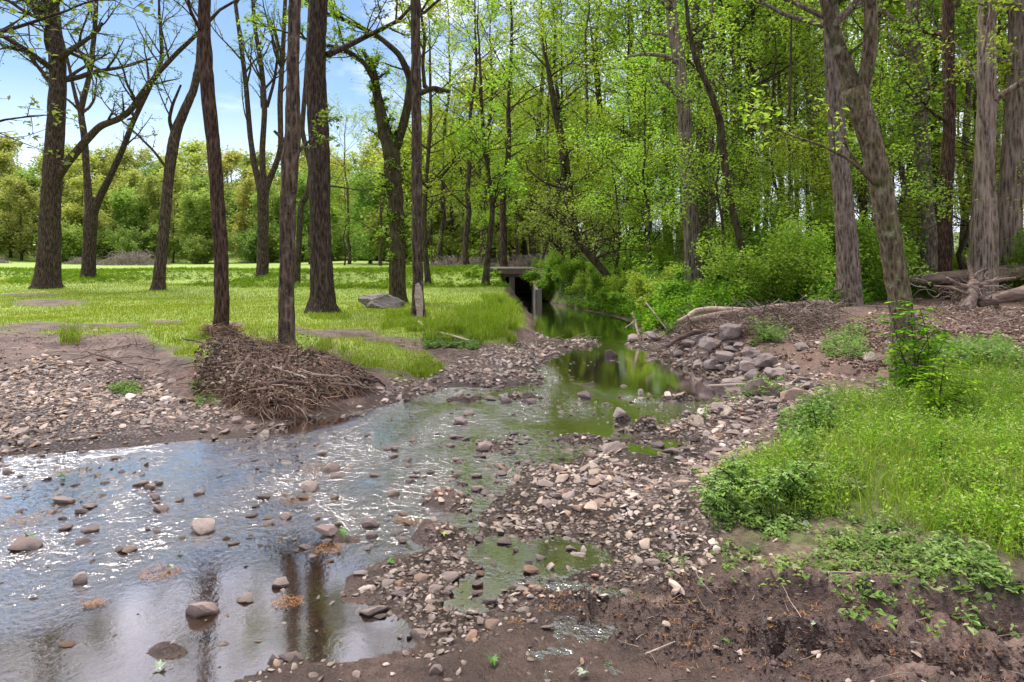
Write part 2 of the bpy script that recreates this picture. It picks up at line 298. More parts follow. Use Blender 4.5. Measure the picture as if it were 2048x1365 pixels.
def m_ground():
    k = M('ground'); g = k.attr('grass'); gv = k.attr('gravel'); wet = k.attr('wet'); lt = k.attr('litter'); fa = k.attr('field')
    n1 = k.noise(2.3, 6); n2 = k.noise(14, 5, .65); n3 = k.noise(60, 4, .7)
    mud = k.ramp(k.math('ADD', k.math('MULTIPLY', n2, .6), k.math('MULTIPLY', n3, .4)), [(.34, (.022, .013, .011)), (.44, (.115, .066, .048)), (.55, (.19, .122, .094)), (.68, (.23, .17, .145))])
    mud = k.mix(k.rng(n1, .44, .6, 0, .8), mud, (.045, .027, .023), 'MIX')
    mud = k.mix(k.rng(n3, .5, .75, 0, .5), mud, (.20, .13, .10))
    # orange needle specks pressed into the mud
    vsp = k.voro(48, k.co((1, .35, 1))); sp = k.math('MULTIPLY', k.rng(vsp, .16, .08), k.rng(k.noise(3.5, 3), .54, .64)); mud = k.mix(sp, mud, (.33, .12, .035))
    # pebbles
    o = k.n('ShaderNodeTexVoronoi', {'Scale': 26.0}); k.set(o, 'Vector', k.co((1, 1, 1)))
    peb = k.ramp(k.n('ShaderNodeSeparateColor', {'Color': o.outputs['Color']}).outputs[0], [(0, (.16, .11, .095)), (.3, (.34, .25, .20)), (.6, (.46, .36, .29)), (.85, (.50, .41, .35)), (1, (.34, .20, .12))])
    edge = k.rng(o.outputs['Distance'], .30, .55); peb = k.mix(edge, peb, (.03, .019, .015))
    o2 = k.n('ShaderNodeTexVoronoi', {'Scale': 60.0}); k.set(o2, 'Vector', k.co((1, 1, 1)))
    pb2 = k.ramp(k.n('ShaderNodeSeparateColor', {'Color': o2.outputs['Color']}).outputs[1], [(0, (.12, .08, .065)), (.5, (.26, .18, .15)), (1, (.40, .30, .25))])
    peb = k.mix(k.rng(n1, .45, .6), peb, pb2)
    gm = k.math('MULTIPLY', gv, k.rng(n2, .36, .52)); c = k.mix(gm, mud, peb)
    lit = k.ramp(k.noise(38, 5, .75, k.co((1, .5, 1)), 1.5), [(.3, (.05, .028, .02)), (.5, (.15, .088, .06)), (.62, (.26, .165, .12)), (.75, (.36, .26, .20))])
    c = k.mix(k.math('MULTIPLY', lt, .85), c, lit)
    gr = k.ramp(n2, [(.3, (.045, .08, .012)), (.55, (.11, .17, .022)), (.75, (.17, .24, .035))])
    fld = k.ramp(k.noise(1.1, 6, .7), [(.3, (.17, .25, .035)), (.6, (.25, .34, .045)), (.8, (.33, .40, .075))])
    gr = k.mix(fa, gr, fld); c = k.mix(k.math('MULTIPLY', g, k.rng(n2, .2, .4, .55, 1.0)), c, gr)
    c = k.mix(k.math('MULTIPLY', wet, .6), c, (.035, .021, .013))
    uw = k.attr('under'); bed = k.ramp(n2, [(.3, (.035, .020, .007)), (.55, (.10, .058, .02)), (.8, (.19, .12, .05))]); bed = k.mix(k.math('MULTIPLY', k.rng(o.outputs['Distance'], .5, .3), .45), bed, (.20, .14, .08)); c = k.mix(uw, c, bed)
    ro = k.n('ShaderNodeMapRange', {'Value': wet, 'To Min': .72, 'To Max': .34}).outputs[0]
    hb = k.math('ADD', k.math('MULTIPLY', n3, .35), k.math('ADD', k.math('MULTIPLY', n2, .8), k.math('MULTIPLY', k.math('MULTIPLY', edge, gm), -.8)))
    k.bsdf(c, ro, k.bump(hb, 1.0, .045), .35); return k.m
def m_water():
    k = M('creek_water'); calm = k.attr('calm')
    v = k.co((1.0, .8, 1)); a = k.noise(7, 4, .6, v, 1.4); b = k.noise(17, 3, .6, v, 1.6); c = k.noise(2.6, 3, .5, v, .6); f = k.noise(34, 2, .5, v, .8)
    h = k.math('ADD', k.math('ADD', k.math('MULTIPLY', a, .9), k.math('MULTIPLY', b, .55)), k.math('ADD', k.math('MULTIPLY', c, .7), k.math('MULTIPLY', f, .22)))
    bst = k.math('MULTIPLY', k.rng(calm, 0, 1, 1.0, .018), k.rng(k.noise(1.1, 3, .5, k.co((1, .5, 1)), .8), .40, .60, .30, 1.15)); bm = k.n('ShaderNodeBump', {'Height': h, 'Strength': bst, 'Distance': .024})
    gl = k.n('ShaderNodeBsdfGlossy', {'Roughness': .08, 'Color': (1, .96, .93), 'Normal': bm.outputs[0]})
    tr = k.n('ShaderNodeBsdfTransparent', {'Color': (.62, .52, .38)})
    fr = k.n('ShaderNodeFresnel', {'IOR': 1.5, 'Normal': bm.outputs[0]}); fr2 = k.n('ShaderNodeFresnel', {'IOR': 1.5}); fc = k.math('ADD', k.math('MULTIPLY', k.math('ADD', fr.outputs[0], fr2.outputs[0]), 1.65), .02, True)
    mx = k.n('ShaderNodeMixShader'); k.set(mx, 0, fc); k.set(mx, 1, tr.outputs[0]); k.set(mx, 2, gl.outputs[0]); k.t.links.new(mx.outputs[0], k.out.inputs[0]); return k.m
def m_bark(name, dark, mid, lite, moss=0.0, mosscol=(.07, .12, .02), sc=9.0, lich=0.0, shag=1.0):
    k = M(name); v = k.co((1, 1, .20 / shag)); n = k.noise(sc * 2.0, 6, .72, v, .8); vo = k.voro(sc * 3.0, v, 'F1'); fine = k.noise(sc * 6, 3, .6, k.co((1, 1, .4))); big = k.noise(1.3, 4)
    fur = k.math('ADD', k.math('MULTIPLY', n, .75), k.math('MULTIPLY', vo, .42))
    c = k.ramp(fur, [(.42, dark), (.58, mid), (.84, lite)]); c = k.mix(k.rng(big, .35, .75, 0, .3), c, mid); c = k.mix(k.rng(fine, .52, .72, 0, .4), c, lite)
    if lich: c = k.mix(k.math('MULTIPLY', k.rng(k.noise(7, 5, .7), .56, .66), lich), c, (.36, .37, .30))
    if moss: c = k.mix(k.math('MULTIPLY', k.rng(k.noise(3.4, 5, .7), .44, .6), moss), c, mosscol)
    oi = k.n('ShaderNodeObjectInfo'); c = k.n('ShaderNodeHueSaturation', {'Color': c, 'Value': k.rng(oi.outputs['Random'], 0, 1, .85, 1.2)}).outputs[0]; c = k.mix(1.0, c, (1.12, 1.0, .86), 'MULTIPLY')
    k.bsdf(c, .9, k.bump(k.math('ADD', fur, k.math('MULTIPLY', fine, .25)), 1.0, .09), .15); return k.m
def m_leaf(name, a, b, c2, trans=.58, hv=.02):
    k = M(name); oi = k.n('ShaderNodeObjectInfo'); t = k.attr('tint'); n = k.noise(.55, 3)
    f = k.math('ADD', k.math('MULTIPLY', t, .55), k.math('MULTIPLY', n, .55)); c = k.ramp(f, [(.2, a), (.5, b), (.85, c2)])
    c = k.n('ShaderNodeHueSaturation', {'Color': c, 'Hue': k.rng(oi.outputs['Random'], 0, 1, .5 - hv, .5 + hv), 'Value': k.rng(k.math('FRACT', k.math('MULTIPLY', oi.outputs['Random'], 7.31)), 0, 1, .75, 1.2)}).outputs[0]
    d = k.n('ShaderNodeBsdfDiffuse', {'Color': c}); tl = k.n('ShaderNodeBsdfTranslucent', {'Color': c}); gl = k.n('ShaderNodeBsdfGlossy', {'Roughness': .45, 'Color': (.5, .5, .5)})
    m1 = k.n('ShaderNodeMixShader', {0: trans}); k.set(m1, 1, d.outputs[0]); k.set(m1, 2, tl.outputs[0])
    m2 = k.n('ShaderNodeMixShader', {0: .05}); k.set(m2, 1, m1.outputs[0]); k.set(m2, 2, gl.outputs[0]); k.t.links.new(m2.outputs[0], k.out.inputs[0]); return k.m
def m_rock(name, obj=True, dark=1.0, pal=None):
    k = M(name)
    if pal: base = k.ramp(k.n('ShaderNodeObjectInfo').outputs['Random'], pal)
    elif obj:
        base = k.ramp(k.n('ShaderNodeObjectInfo').outputs['Random'], [(0, (.20, .15, .135)), (.3, (.30, .22, .19)), (.55, (.37, .285, .24)), (.78, (.40, .33, .28)), (.93, (.36, .22, .14)), (1, (.23, .20, .20))])
    else: base = k.attr('tint', False)
    n = k.noise(11, 6, .65); n2 = k.noise(45, 5, .7); c = k.mix(k.rng(n, .35, .7, 0, .55), base, k.mix(1.0, base, (.5, .42, .40), 'MULTIPLY')); c = k.mix(k.rng(n2, .52, .75, 0, .5), c, (.48, .40, .34))
    c = k.mix(k.rng(k.noise(5, 4), .6, .72, 0, .5), c, (.30, .16, .09))
    if dark < 1: c = k.mix(1.0, c, (dark, dark * .95, dark * .95), 'MULTIPLY')
    # wet foot: stone darkens close to the water plane
    z = k.n('ShaderNodeSeparateXYZ', {0: k.n('ShaderNodeNewGeometry').outputs['Position']}).outputs['Z']
    wt = k.rng(k.math('ADD', z, k.math('MULTIPLY', n, .03)), .06, .02); c = k.mix(k.math('MULTIPLY', wt, .7), c, (.04, .028, .02))
    k.bsdf(c, k.n('ShaderNodeMapRange', {'Value': wt, 'To Min': .8, 'To Max': .35}).outputs[0], k.bump(k.math('ADD', n, k.math('MULTIPLY', n2, .5)), .8, .012), .3); return k.m
def m_wood(name, dark, mid, lite, rot='X'):
    k = M(name); v = k.co((.12, 1, 1) if rot == 'X' else (1, 1, .12)); n = k.noise(14, 6, .7, v, .8); b = k.noise(2.5, 4)
    c = k.ramp(n, [(.32, dark), (.52, mid), (.72, lite)]); c = k.mix(k.rng(b, .4, .7, 0, .5), c, mid); k.bsdf(c, .88, k.bump(n, 1.0, .03), .15); return k.m
def m_tint(name, trans=0.0, rough=.85, mul=(1, 1, 1)):
    k = M(name); c = k.attr('tint', False); n = k.noise(18, 3); c = k.mix(k.rng(n, .3, .7), c, k.mix(1.0, c, (.75, .75, .75), 'MULTIPLY')); c = k.mix(1.0, c, mul, 'MULTIPLY')
    if not trans: k.bsdf(c, rough, None, .15); return k.m
    d = k.n('ShaderNodeBsdfDiffuse', {'Color': c}); tl = k.n('ShaderNodeBsdfTranslucent', {'Color': c}); m1 = k.n('ShaderNodeMixShader', {0: trans})
    k.set(m1, 1, d.outputs[0]); k.set(m1, 2, tl.outputs[0]); k.t.links.new(m1.outputs[0], k.out.inputs[0]); return k.m
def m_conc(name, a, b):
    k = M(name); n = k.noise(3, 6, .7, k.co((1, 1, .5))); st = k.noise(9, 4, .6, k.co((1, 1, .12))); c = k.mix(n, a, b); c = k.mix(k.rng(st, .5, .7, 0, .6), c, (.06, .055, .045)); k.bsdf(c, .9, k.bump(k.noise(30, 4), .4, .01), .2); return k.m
G_ = m_ground(); WATER = m_water()
BK = dict(dark=m_bark('bark_dark', (.012, .009, .007), (.056, .043, .035), (.165, .13, .11), sc=9),
          brown=m_bark('bark_brown', (.013, .008, .006), (.062, .042, .031), (.17, .12, .095), sc=10),
          peel=m_bark('bark_peel', (.014, .011, .008), (.066, .051, .040), (.20, .16, .13), sc=7, lich=.25),
          moss=m_bark('bark_moss', (.012, .009, .006), (.05, .038, .028), (.12, .092, .072), moss=.3, sc=7),
          grey=m_bark('bark_grey', (.034, .028, .024), (.14, .12, .103), (.30, .265, .24), sc=8, lich=.35),
          shag=m_bark('bark_shag', (.045, .037, .031), (.20, .172, .148), (.38, .34, .31), sc=6, shag=1.6),
          lichen=m_bark('bark_lichen', (.026, .018, .013), (.115, .088, .066), (.27, .225, .18), sc=11, lich=.7, moss=.3, shag=.8),
          mid=m_bark('bark_mid', (.012, .009, .007), (.052, .040, .032), (.125, .10, .085), sc=7, moss=.2))
LF = dict(fresh=m_leaf('leaf_fresh', (.16, .28, .02), (.31, .49, .035), (.44, .60, .07)),
          lime=m_leaf('leaf_lime', (.18, .27, .015), (.33, .47, .025), (.48, .58, .06)),
          deep=m_leaf('leaf_deep', (.09, .22, .018), (.18, .38, .026), (.30, .50, .045)),
          olive=m_leaf('leaf_olive', (.14, .17, .02), (.28, .32, .035), (.42, .45, .08), hv=.025),
          bud=m_leaf('leaf_bud', (.09, .12, .015), (.17, .25, .025), (.28, .38, .05)), far=m_leaf('leaf_far', (.24, .30, .045), (.40, .45, .075), (.52, .55, .14), hv=.022), farg=m_leaf('leaf_far_green', (.15, .25, .035), (.24, .37, .05), (.34, .45, .09), hv=.02))  # far leaf colours are paler: distance haze is mixed into them
ROCK = m_rock('creek_stone'); ROCKD = m_rock('dark_stone', dark=.45); GRAV = m_rock('gravel_stone', obj=False)
LOGM = m_wood('log_bark', (.035, .024, .019), (.22, .155, .12), (.42, .33, .27)); PALEW = m_wood('pale_driftwood', (.16, .11, .08), (.40, .31, .24), (.58, .48, .38)); DARKW = m_wood('wet_wood', (.03, .02, .014), (.10, .066, .05), (.22, .15, .115))
STK = m_tint('stick_wood'); GRS = m_tint('blade', .35); LFT = m_tint('plant_leaf', .4)
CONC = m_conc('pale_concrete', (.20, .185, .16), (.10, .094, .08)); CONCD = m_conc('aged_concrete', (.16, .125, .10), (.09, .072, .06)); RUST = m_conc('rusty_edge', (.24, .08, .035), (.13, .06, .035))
# ------------------------------------------------------------------ ground: one sheet, a fan of rings that grow with distance
r = [.3, 1.0, 2.0, 3.0, 3.8]
while r[-1] < 600:
    q = r[-1]; r.append(q * (1.0038 if q < 11 else 1.006 if q < 36 else 1.02 if q < 120 else 1.06))
r = np.array(r)
th = np.concatenate([np.linspace(-math.pi, -.85, 26)[:-1], np.linspace(-.85, .85, 720), np.linspace(.85, math.pi, 26)[1:]])
RR, TT = np.meshgrid(r, th, indexing='ij'); GX = (RR * np.sin(TT)).ravel(); GY = (RR * np.cos(TT) - 2.0).ravel()
GZ = hgt(GX, GY); mk = masks(GX, GY, np.maximum(GZ, 0)); nr, nc = RR.shape
i0 = (np.arange(nr - 1)[:, None] * nc + np.arange(nc - 1)[None]).ravel(); Q = np.stack([i0, i0 + 1, i0 + nc + 1, i0 + nc], 1)[:, ::-1]
nzz = fbm(GX * 2, GY * 2, 71, 3)
_rm = rutmask(GX, GY) * (GX > .2); wet = np.clip(.55 * _rm * sstep(.3, .6, fbm(GX * 7, GY * 7, 77, 3)) + sstep(.10, .015, GZ + (nzz - .5) * .06) + .35 * sstep(6, 3, GY) * sstep(.35, .7, nzz), 0, 1)
grass = np.clip(np.maximum.reduce([mk['lawn'], mk['weeds'] * .85, mk['cover'] * .5, mk['wood'] * .8]), 0, 1) * (GZ > .03)
fld = mk['lawn']
ground = link('ground', mkmesh('ground', np.stack([GX, GY, GZ], 1), [Q], [G_], True, dict(grass=grass, gravel=mk['gravel'], litter=mk['litter'], wet=wet, under=sstep(.004, -.02, GZ), field=fld)))
tag(ground, kind='structure')
# ------------------------------------------------------------------ water
xs = np.linspace(-16, 8, 240); ys = np.linspace(-3, 33.2, 300); WX, WY = np.meshgrid(xs, ys, indexing='ij'); WX = WX.ravel(); WY = WY.ravel()
wpx, wpy = pxof(WX, np.maximum(WY, .9), 0 * WX)
pool = np.maximum.reduce([sstep(-15, 10, polysd(wpx, wpy, P)) for P in (
    [(1080, 700), (1300, 695), (1520, 775), (1480, 805), (1300, 795), (1130, 760)], [(1000, 560), (1100, 590), (1330, 660), (1300, 688), (1030, 685)],
    [(520, 850), (600, 840), (740, 825), (700, 850), (560, 870)], *PUD)])
pool = np.maximum(pool, .97 * sstep(-60, 60, polysd(wpx, wpy, [(-600, 1330), (60, 1230), (250, 1150), (420, 1095), (560, 1075), (700, 1090), (860, 1200), (900, 1500), (-600, 1700)])))
pool = np.maximum(pool, .6 * sstep(-30, 30, polysd(wpx, wpy, [(1100, 840), (1350, 800), (1350, 860), (1130, 900)])))
pool = np.clip(pool + (fbm(WX * 1.2, WY * 1.2, 5, 3) - .5) * .4 * (1 - pool), 0, 1)
i0 = (np.arange(239)[:, None] * 300 + np.arange(299)[None]).ravel(); WQ = np.stack([i0, i0 + 300, i0 + 301, i0 + 1], 1)
water = link('water', mkmesh('water', np.stack([WX, WY, 0 * WX], 1), [WQ], [WATER], True, dict(calm=pool))); tag(water, kind='structure')
# ------------------------------------------------------------------ shape builders
def tube(pts, rr, s=6, cap=False, lump=0.0, seed=0, flute=None):
    pts = np.asarray(pts, float); rr = np.asarray(rr, float); n = len(pts)
    t = np.gradient(pts, axis=0); t /= np.linalg.norm(t, axis=1, keepdims=True) + 1e-9
    m = np.abs(t.mean(0)); ref = np.eye(3)[np.argmin(m)]
    u = np.cross(t, ref); u /= np.linalg.norm(u, axis=1, keepdims=True) + 1e-9; v = np.cross(t, u)
    a = np.linspace(0, 2 * math.pi, s, endpoint=False); ca = np.cos(a); sa = np.sin(a); rad_ = np.repeat(rr[:, None], s, 1)
    if lump:
        cl = np.concatenate([[0], np.cumsum(np.linalg.norm(np.diff(pts, axis=0), axis=1))])[:, None]
        rad_ = rad_ * (1 + lump * (2 * vn(ca[None] * 1.7 + 10 + 0 * cl, sa[None] * 1.7 + cl * 1.5, seed) - 1) + lump * .6 * (2 * vn(ca[None] * 4 + 10 + 0 * cl, sa[None] * 4 + cl * 3.1, seed + 5) - 1))
    if flute is not None and np.ndim(flute):
        rad_ = rad_ * (1 + flute[:, None] * (np.cos(a * 5 + seed) + .5 * np.cos(a * 3 + seed * 2))[None])
    V = pts[:, None] + rad_[..., None] * (u[:, None] * ca[None, :, None] + v[:, None] * sa[None, :, None])
    V = V.reshape(-1, 3); i = (np.arange(n - 1)[:, None] * s); j = np.arange(s)[None]; jn = (j + 1) % s
    Q = np.stack([i + j, i + jn, i + s + jn, i + s + j], -1).reshape(-1, 4); T = np.zeros((0, 3), int)
    if cap:
        b = len(V); V = np.concatenate([V, pts[:1] - t[:1] * rr[0] * .12, pts[-1:] + t[-1:] * rr[-1] * .15]); j = np.arange(s); jn = (j + 1) % s
        T = np.concatenate([np.stack([j * 0 + b, jn, j], 1), np.stack([j * 0 + b + 1, (n - 1) * s + j, (n - 1) * s + jn], 1)])
    return V, Q, T
class Geo:
    def __init__(s): s.V = []; s.Q = []; s.T = []; s.n = 0; s.A = []
    def add(s, V, Q=None, T=None, tint=None):
        s.V.append(V)
        if Q is not None and len(Q): s.Q.append(np.asarray(Q) + s.n)
        if T is not None and len(T): s.T.append(np.asarray(T) + s.n)
        s.A.append(np.broadcast_to(np.asarray(tint if tint is not None else (1, 1, 1), float), (len(V), 3)))
        s.n += len(V)
    def tube(s, pts, rr, sd=6, tint=None, **k):
        V, Q, T = tube(pts, rr, sd, **k); s.add(V, Q, T, tint)
    def mesh(s, name, mat, smooth=True, tint=False):
        if not s.V: s.add(np.zeros((3, 3)), None, [[0, 1, 2]])
        f = []
        if s.Q: f.append(np.concatenate(s.Q))
        if s.T: f.append(np.concatenate(s.T))
        return mkmesh(name, np.concatenate(s.V), f, [mat], smooth, dict(tint=np.concatenate(s.A)) if tint else None)
def resample(P, n):
    P = np.asarray(P, float); d = np.concatenate([[0], np.cumsum(np.linalg.norm(np.diff(P[:, :3], axis=0), axis=1))]); t = np.linspace(0, d[-1], n)
    # smooth (Catmull-like) by cubic blending of linear samples
    X = np.stack([np.interp(t, d, P[:, i]) for i in range(P.shape[1])], 1)
    for _ in range(2): X[1:-1] = X[1:-1] * .5 + (X[:-2] + X[2:]) * .25
    return X
def leaves(P, size, rs, asp=.55, up=.35, nspread=0.0, fold=False, tintc=None):
    """rhombus leaves at P"""
    n = len(P); P = P + rs.normal(0, 1, (n, 3)) * nspread
    nrm = rs.normal(0, 1, (n, 3)); nrm[:, 2] = np.abs(nrm[:, 2]) + up * 3; nrm /= np.linalg.norm(nrm, axis=1, keepdims=True)
    d = rs.normal(0, 1, (n, 3)); u = np.cross(nrm, d); u /= np.linalg.norm(u, axis=1, keepdims=True) + 1e-9; v = np.cross(nrm, u)
    sz = size * (.6 + .8 * rs.rand(n))[:, None]
    a = u * sz * .5; b = v * sz * .5 * asp; dr = nrm * sz * .12
    V = np.stack([P - a, P - a * .1 + b + dr, P + a - dr, P - a * .1 - b + dr], 1).reshape(-1, 3); i = np.arange(n)[:, None] * 4
    Q = i + np.arange(4)[None]; tn = np.repeat(rs.rand(n), 4); return V, Q, tn
def leafmesh(name, P, size, rs, mat, **k):
    V, Q, t = leaves(P, size, rs, **k); return mkmesh(name, V, [Q], [mat], False, dict(tint=t))
def grow(out, tips, p, d, Ln, r0, lvl, mx, rs, up=.15, wig=.22, kids=5, ang=(30, 65), leaf_from=2, ldens=14, shrink=.55, sides=(10, 7, 5, 4, 3), minr=.004, droop=0.0):
    n = max(4, min(10, int(Ln / .35) + 3)); st = Ln / (n - 1); pts = [np.array(p, float)]; d = np.array(d, float); d /= np.linalg.norm(d)
    for i in range(n - 1):
        d = d + rs.normal(0, wig, 3) * .5; d[2] += up * .3 - droop * .3 * (i / n); d /= np.linalg.norm(d); pts.append(pts[-1] + d * st)
    pts = np.array(pts); rr = np.linspace(r0, max(r0 * .28, minr * .5), n); out.append((pts, rr, sides[min(lvl, len(sides) - 1)], lvl))
    if lvl >= leaf_from:
        m = rs.poisson(Ln * ldens) + 1; t = rs.uniform(.15, 1, m) * (n - 1); i = np.minimum(t.astype(int), n - 2); f = (t - i)[:, None]; tips.append(pts[i] * (1 - f) + pts[i + 1] * f)
    if lvl < mx:
        for k in range(kids if isinstance(kids, int) else kids[min(lvl, len(kids) - 1)]):
            t = rs.uniform(.22, 1.0); i = min(int(t * (n - 1)), n - 2); f = t * (n - 1) - i; q = pts[i] * (1 - f) + pts[i + 1] * f; td = pts[i + 1] - pts[i]; td /= np.linalg.norm(td)
            ax = np.cross(td, rs.normal(0, 1, 3)); ax /= np.linalg.norm(ax) + 1e-9; an = rad(rs.uniform(*ang)); nd = td * math.cos(an) + ax * math.sin(an)
            rk = np.interp(t, [0, 1], [r0, r0 * .28]) * rs.uniform(.45, .75)
            grow(out, tips, q, nd, Ln * shrink * rs.uniform(.6, 1.15) * (1.15 - t * .45), max(rk, minr), lvl + 1, mx, rs, up, wig, kids, ang, leaf_from, ldens, shrink, sides, minr, droop)
# ------------------------------------------------------------------ hand-placed trees
def hero(label, bark, base, path, Y=None, ext=6.0, extr=None, limbs=(), nb=14, bl=(1.6, 3.2), bz=(.5, 1), leaf='bud', lsz=.07, ldens=10, mx=3, seed=1, group=None, cat='tree', flare=1.35, lean=0, spread=.03, kids=(4, 4, 3), ang=(30, 65), bup=.25, name='tree', wig=.22, lumps=.05, crown_extra=0, sidesT=20, stubs=(), first=2, minr=.004):
    rs = np.random.RandomState(seed); g = ground_px(*base) if Y is None else None
    if Y is None: Y = g[1]
    bx = (base[0] - CX) * Y / F; bz0 = gz(bx, Y); B = np.array([bx, Y, bz0])
    P = [[bx, Y, bz0 - .2, path[0][2] * Y / F / 2 * 1.02]]; P.append([bx, Y, bz0 + .06, path[0][2] * Y / F / 2])
    yy = 0
    for k, (x, y, wd) in enumerate(path):
        q = atd(x, y, Y + yy); yy += lean
        if q[2] > bz0 + .15: P.append([*q, wd * Y / F / 2])
    P = np.array(P); n = max(24, int((P[-1, 2] - P[0, 2]) / .14)); S = resample(P, min(n, 90)); r0 = S[-1, 3]
    hh = S[:, 2] - bz0; S[:, 3] *= 1 + (flare - 1) * .7 * np.exp(-np.clip(hh, 0, 9) / .14) + (flare - 1) * .1 * np.exp(-np.clip(hh, 0, 9) / .6)
    S[1:-1, :2] += rs.normal(0, .0045, (len(S) - 2, 2)); tr = Geo(); tips = []
    if ext > 0:
        d = S[-1, :3] - S[-6, :3]; d /= np.linalg.norm(d); m = int(ext / .35) + 3; E = []; q = S[-1, :3].copy(); dd = d.copy()
        for i in range(m):
            dd = dd + rs.normal(0, .05, 3); dd[2] += .04; dd /= np.linalg.norm(dd); q = q + dd * ext / m; E.append([*q, r0 * (1 - .85 * (i + 1) / m)])
        A = np.concatenate([S, np.array(E)])
    else: A = S
    tr.tube(A[:, :3] - B, A[:, 3], sidesT, lump=lumps, seed=seed, flute=.13 * np.exp(-np.clip(A[:, 2] - bz0, 0, 9) / .22) * (flare > 1.12), cap=True)
    out = []; top = A[-1, 2]; hb0 = bz0 + (top - bz0) * bz[0]; hb1 = bz0 + (top - bz0) * bz[1]
    for k in range(nb):
        zz = rs.uniform(hb0, hb1); i = int(np.clip(np.searchsorted(A[:, 2], zz), 1, len(A) - 2)); az = rs.uniform(0, 2 * math.pi); el = rad(rs.uniform(15, 55))
        d = np.array([math.cos(az) * math.cos(el), math.sin(az) * math.cos(el), math.sin(el)]); fr = 1 - (zz - hb0) / (top - hb0 + .01) * .5
        grow(out, tips, A[i, :3], d, rs.uniform(*bl) * fr, A[i, 3] * rs.uniform(.28, .5), 1, mx, rs, bup, wig, kids, ang, first, ldens, minr=minr)
    if ext > 0: grow(out, tips, A[-1, :3], dd, ext * .3, A[-1, 3], 1, mx, rs, bup, .2, kids, ang, first, ldens, minr=minr)
    root = empty(name, B, label, cat, group); LM = []
    for lm in limbs:
        lp = np.array([[*atd(x, y, Y + dy), wd * Y / F / 2] for x, y, wd, dy in lm['p']]); LS = resample(lp, max(8, len(lp) * 5)); g_ = Geo(); g_.tube(LS[:, :3] - B, LS[:, 3], 9, lump=.06, seed=seed + 3, cap=True); lo = []
        for k in range(lm.get('nb', 8)):
            i = rs.randint(int(len(LS) * lm.get('from', .3)), len(LS) - 1); td = LS[i + 1, :3] - LS[i, :3]; td /= np.linalg.norm(td) + 1e-9; az = np.cross(td, rs.normal(0, 1, 3)); az /= np.linalg.norm(az); d = td * .6 + az * .8 + np.array([0, 0, .25])
            grow(lo, tips, LS[i, :3], d, rs.uniform(*lm.get('bl', (.8, 1.8))), LS[i, 3] * rs.uniform(.3, .6), 2, mx, rs, bup, wig, kids, ang, first, ldens, minr=minr)
        e = LS[-1]; 
        if not lm.get('stub'): grow(lo, tips, e[:3], LS[-1, :3] - LS[-3, :3], lm.get('el', 2.0), e[3], 1, mx, rs, bup, .2, kids, ang, first, ldens, minr=minr)
        for pts, rr, s, lv in lo: g_.tube(pts - B, rr, s)
        LM.append(g_)
    for pts, rr, s, lv in out: tr.tube(pts - B, rr, s, lump=.05 if lv < 2 else 0, seed=seed)
    link('trunk', tr.mesh('trunk', BK[bark]), root)
    for g_ in LM: link('limb', g_.mesh('limb', BK[bark]), root)
    if tips and ldens > 0:
        T = np.concatenate(tips) - B
        if crown_extra: T = np.concatenate([T] * (1 + crown_extra))
        link('crown', leafmesh('crown', T, lsz, rs, LF[leaf], nspread=spread, asp=.6), root)
    return root
spL = dict(leaf='bud', lsz=.085, ldens=16, spread=.05, mx=3, kids=(7, 7, 4), minr=.008)
hero('massive dark oak on the lawn with a long S-curved limb sweeping to the next tree', 'dark', (95, 577), [(95, 575, 46), (98, 520, 42), (100, 440, 38), (104, 360, 36), (110, 280, 34), (115, 200, 32), (116, 130, 30), (108, 60, 28), (100, -20, 26), (98, -140, 23)],
     limbs=[dict(p=[(112, 358, 20, 0), (135, 325, 17, -.1), (165, 290, 15, -.2), (200, 252, 14, -.3), (240, 238, 12, -.4), (262, 222, 12, -.4), (285, 185, 11, -.4), (318, 145, 10, -.4), (355, 105, 9, -.4), (395, 68, 8, -.4), (440, 20, 6, -.4)], nb=9, bl=(1, 2.4), el=3),
            dict(p=[(112, 75, 16, 0), (90, 30, 14, .2), (60, 0, 12, .4), (20, -30, 10, .5)], nb=6, bl=(1.5, 3)), dict(p=[(262, 222, 7, -.4), (270, 236, 6, -.4), (255, 240, 4, -.4)], nb=0, stub=1)], ext=6, seed=3, nb=20, bl=(2.5, 4.5), bz=(.36, 1), bup=.05, **spL)
hero('forked dark tree behind the lawn whose two stems part at head height', 'dark', (177, 550), [(177, 548, 26), (180, 480, 24), (182, 440, 26), (185, 415, 20), (187, 395, 8)],
     limbs=[dict(p=[(180, 450, 19, 0), (179, 420, 17, .05), (174, 350, 13, .2), (168, 260, 13, .3), (160, 225, 12, .3), (180, 150, 10, .3), (190, 60, 9, .3), (196, -60, 7, .3)], nb=10, bl=(1.5, 3.5)),
            dict(p=[(182, 450, 18, 0), (188, 420, 16, -.05), (205, 385, 14, -.2), (225, 345, 12, -.3), (245, 300, 11, -.4), (268, 240, 10, -.5), (295, 185, 9, -.5), (325, 120, 8, -.6), (320, 40, 6, -.6)], nb=10, bl=(1.5, 3)),
            dict(p=[(160, 225, 8, .3), (150, 190, 7, .4), (138, 130, 6, .5), (120, 60, 5, .6)], nb=6, bl=(1, 2.5))], ext=0, nb=0, seed=4, Y=33, **spL)
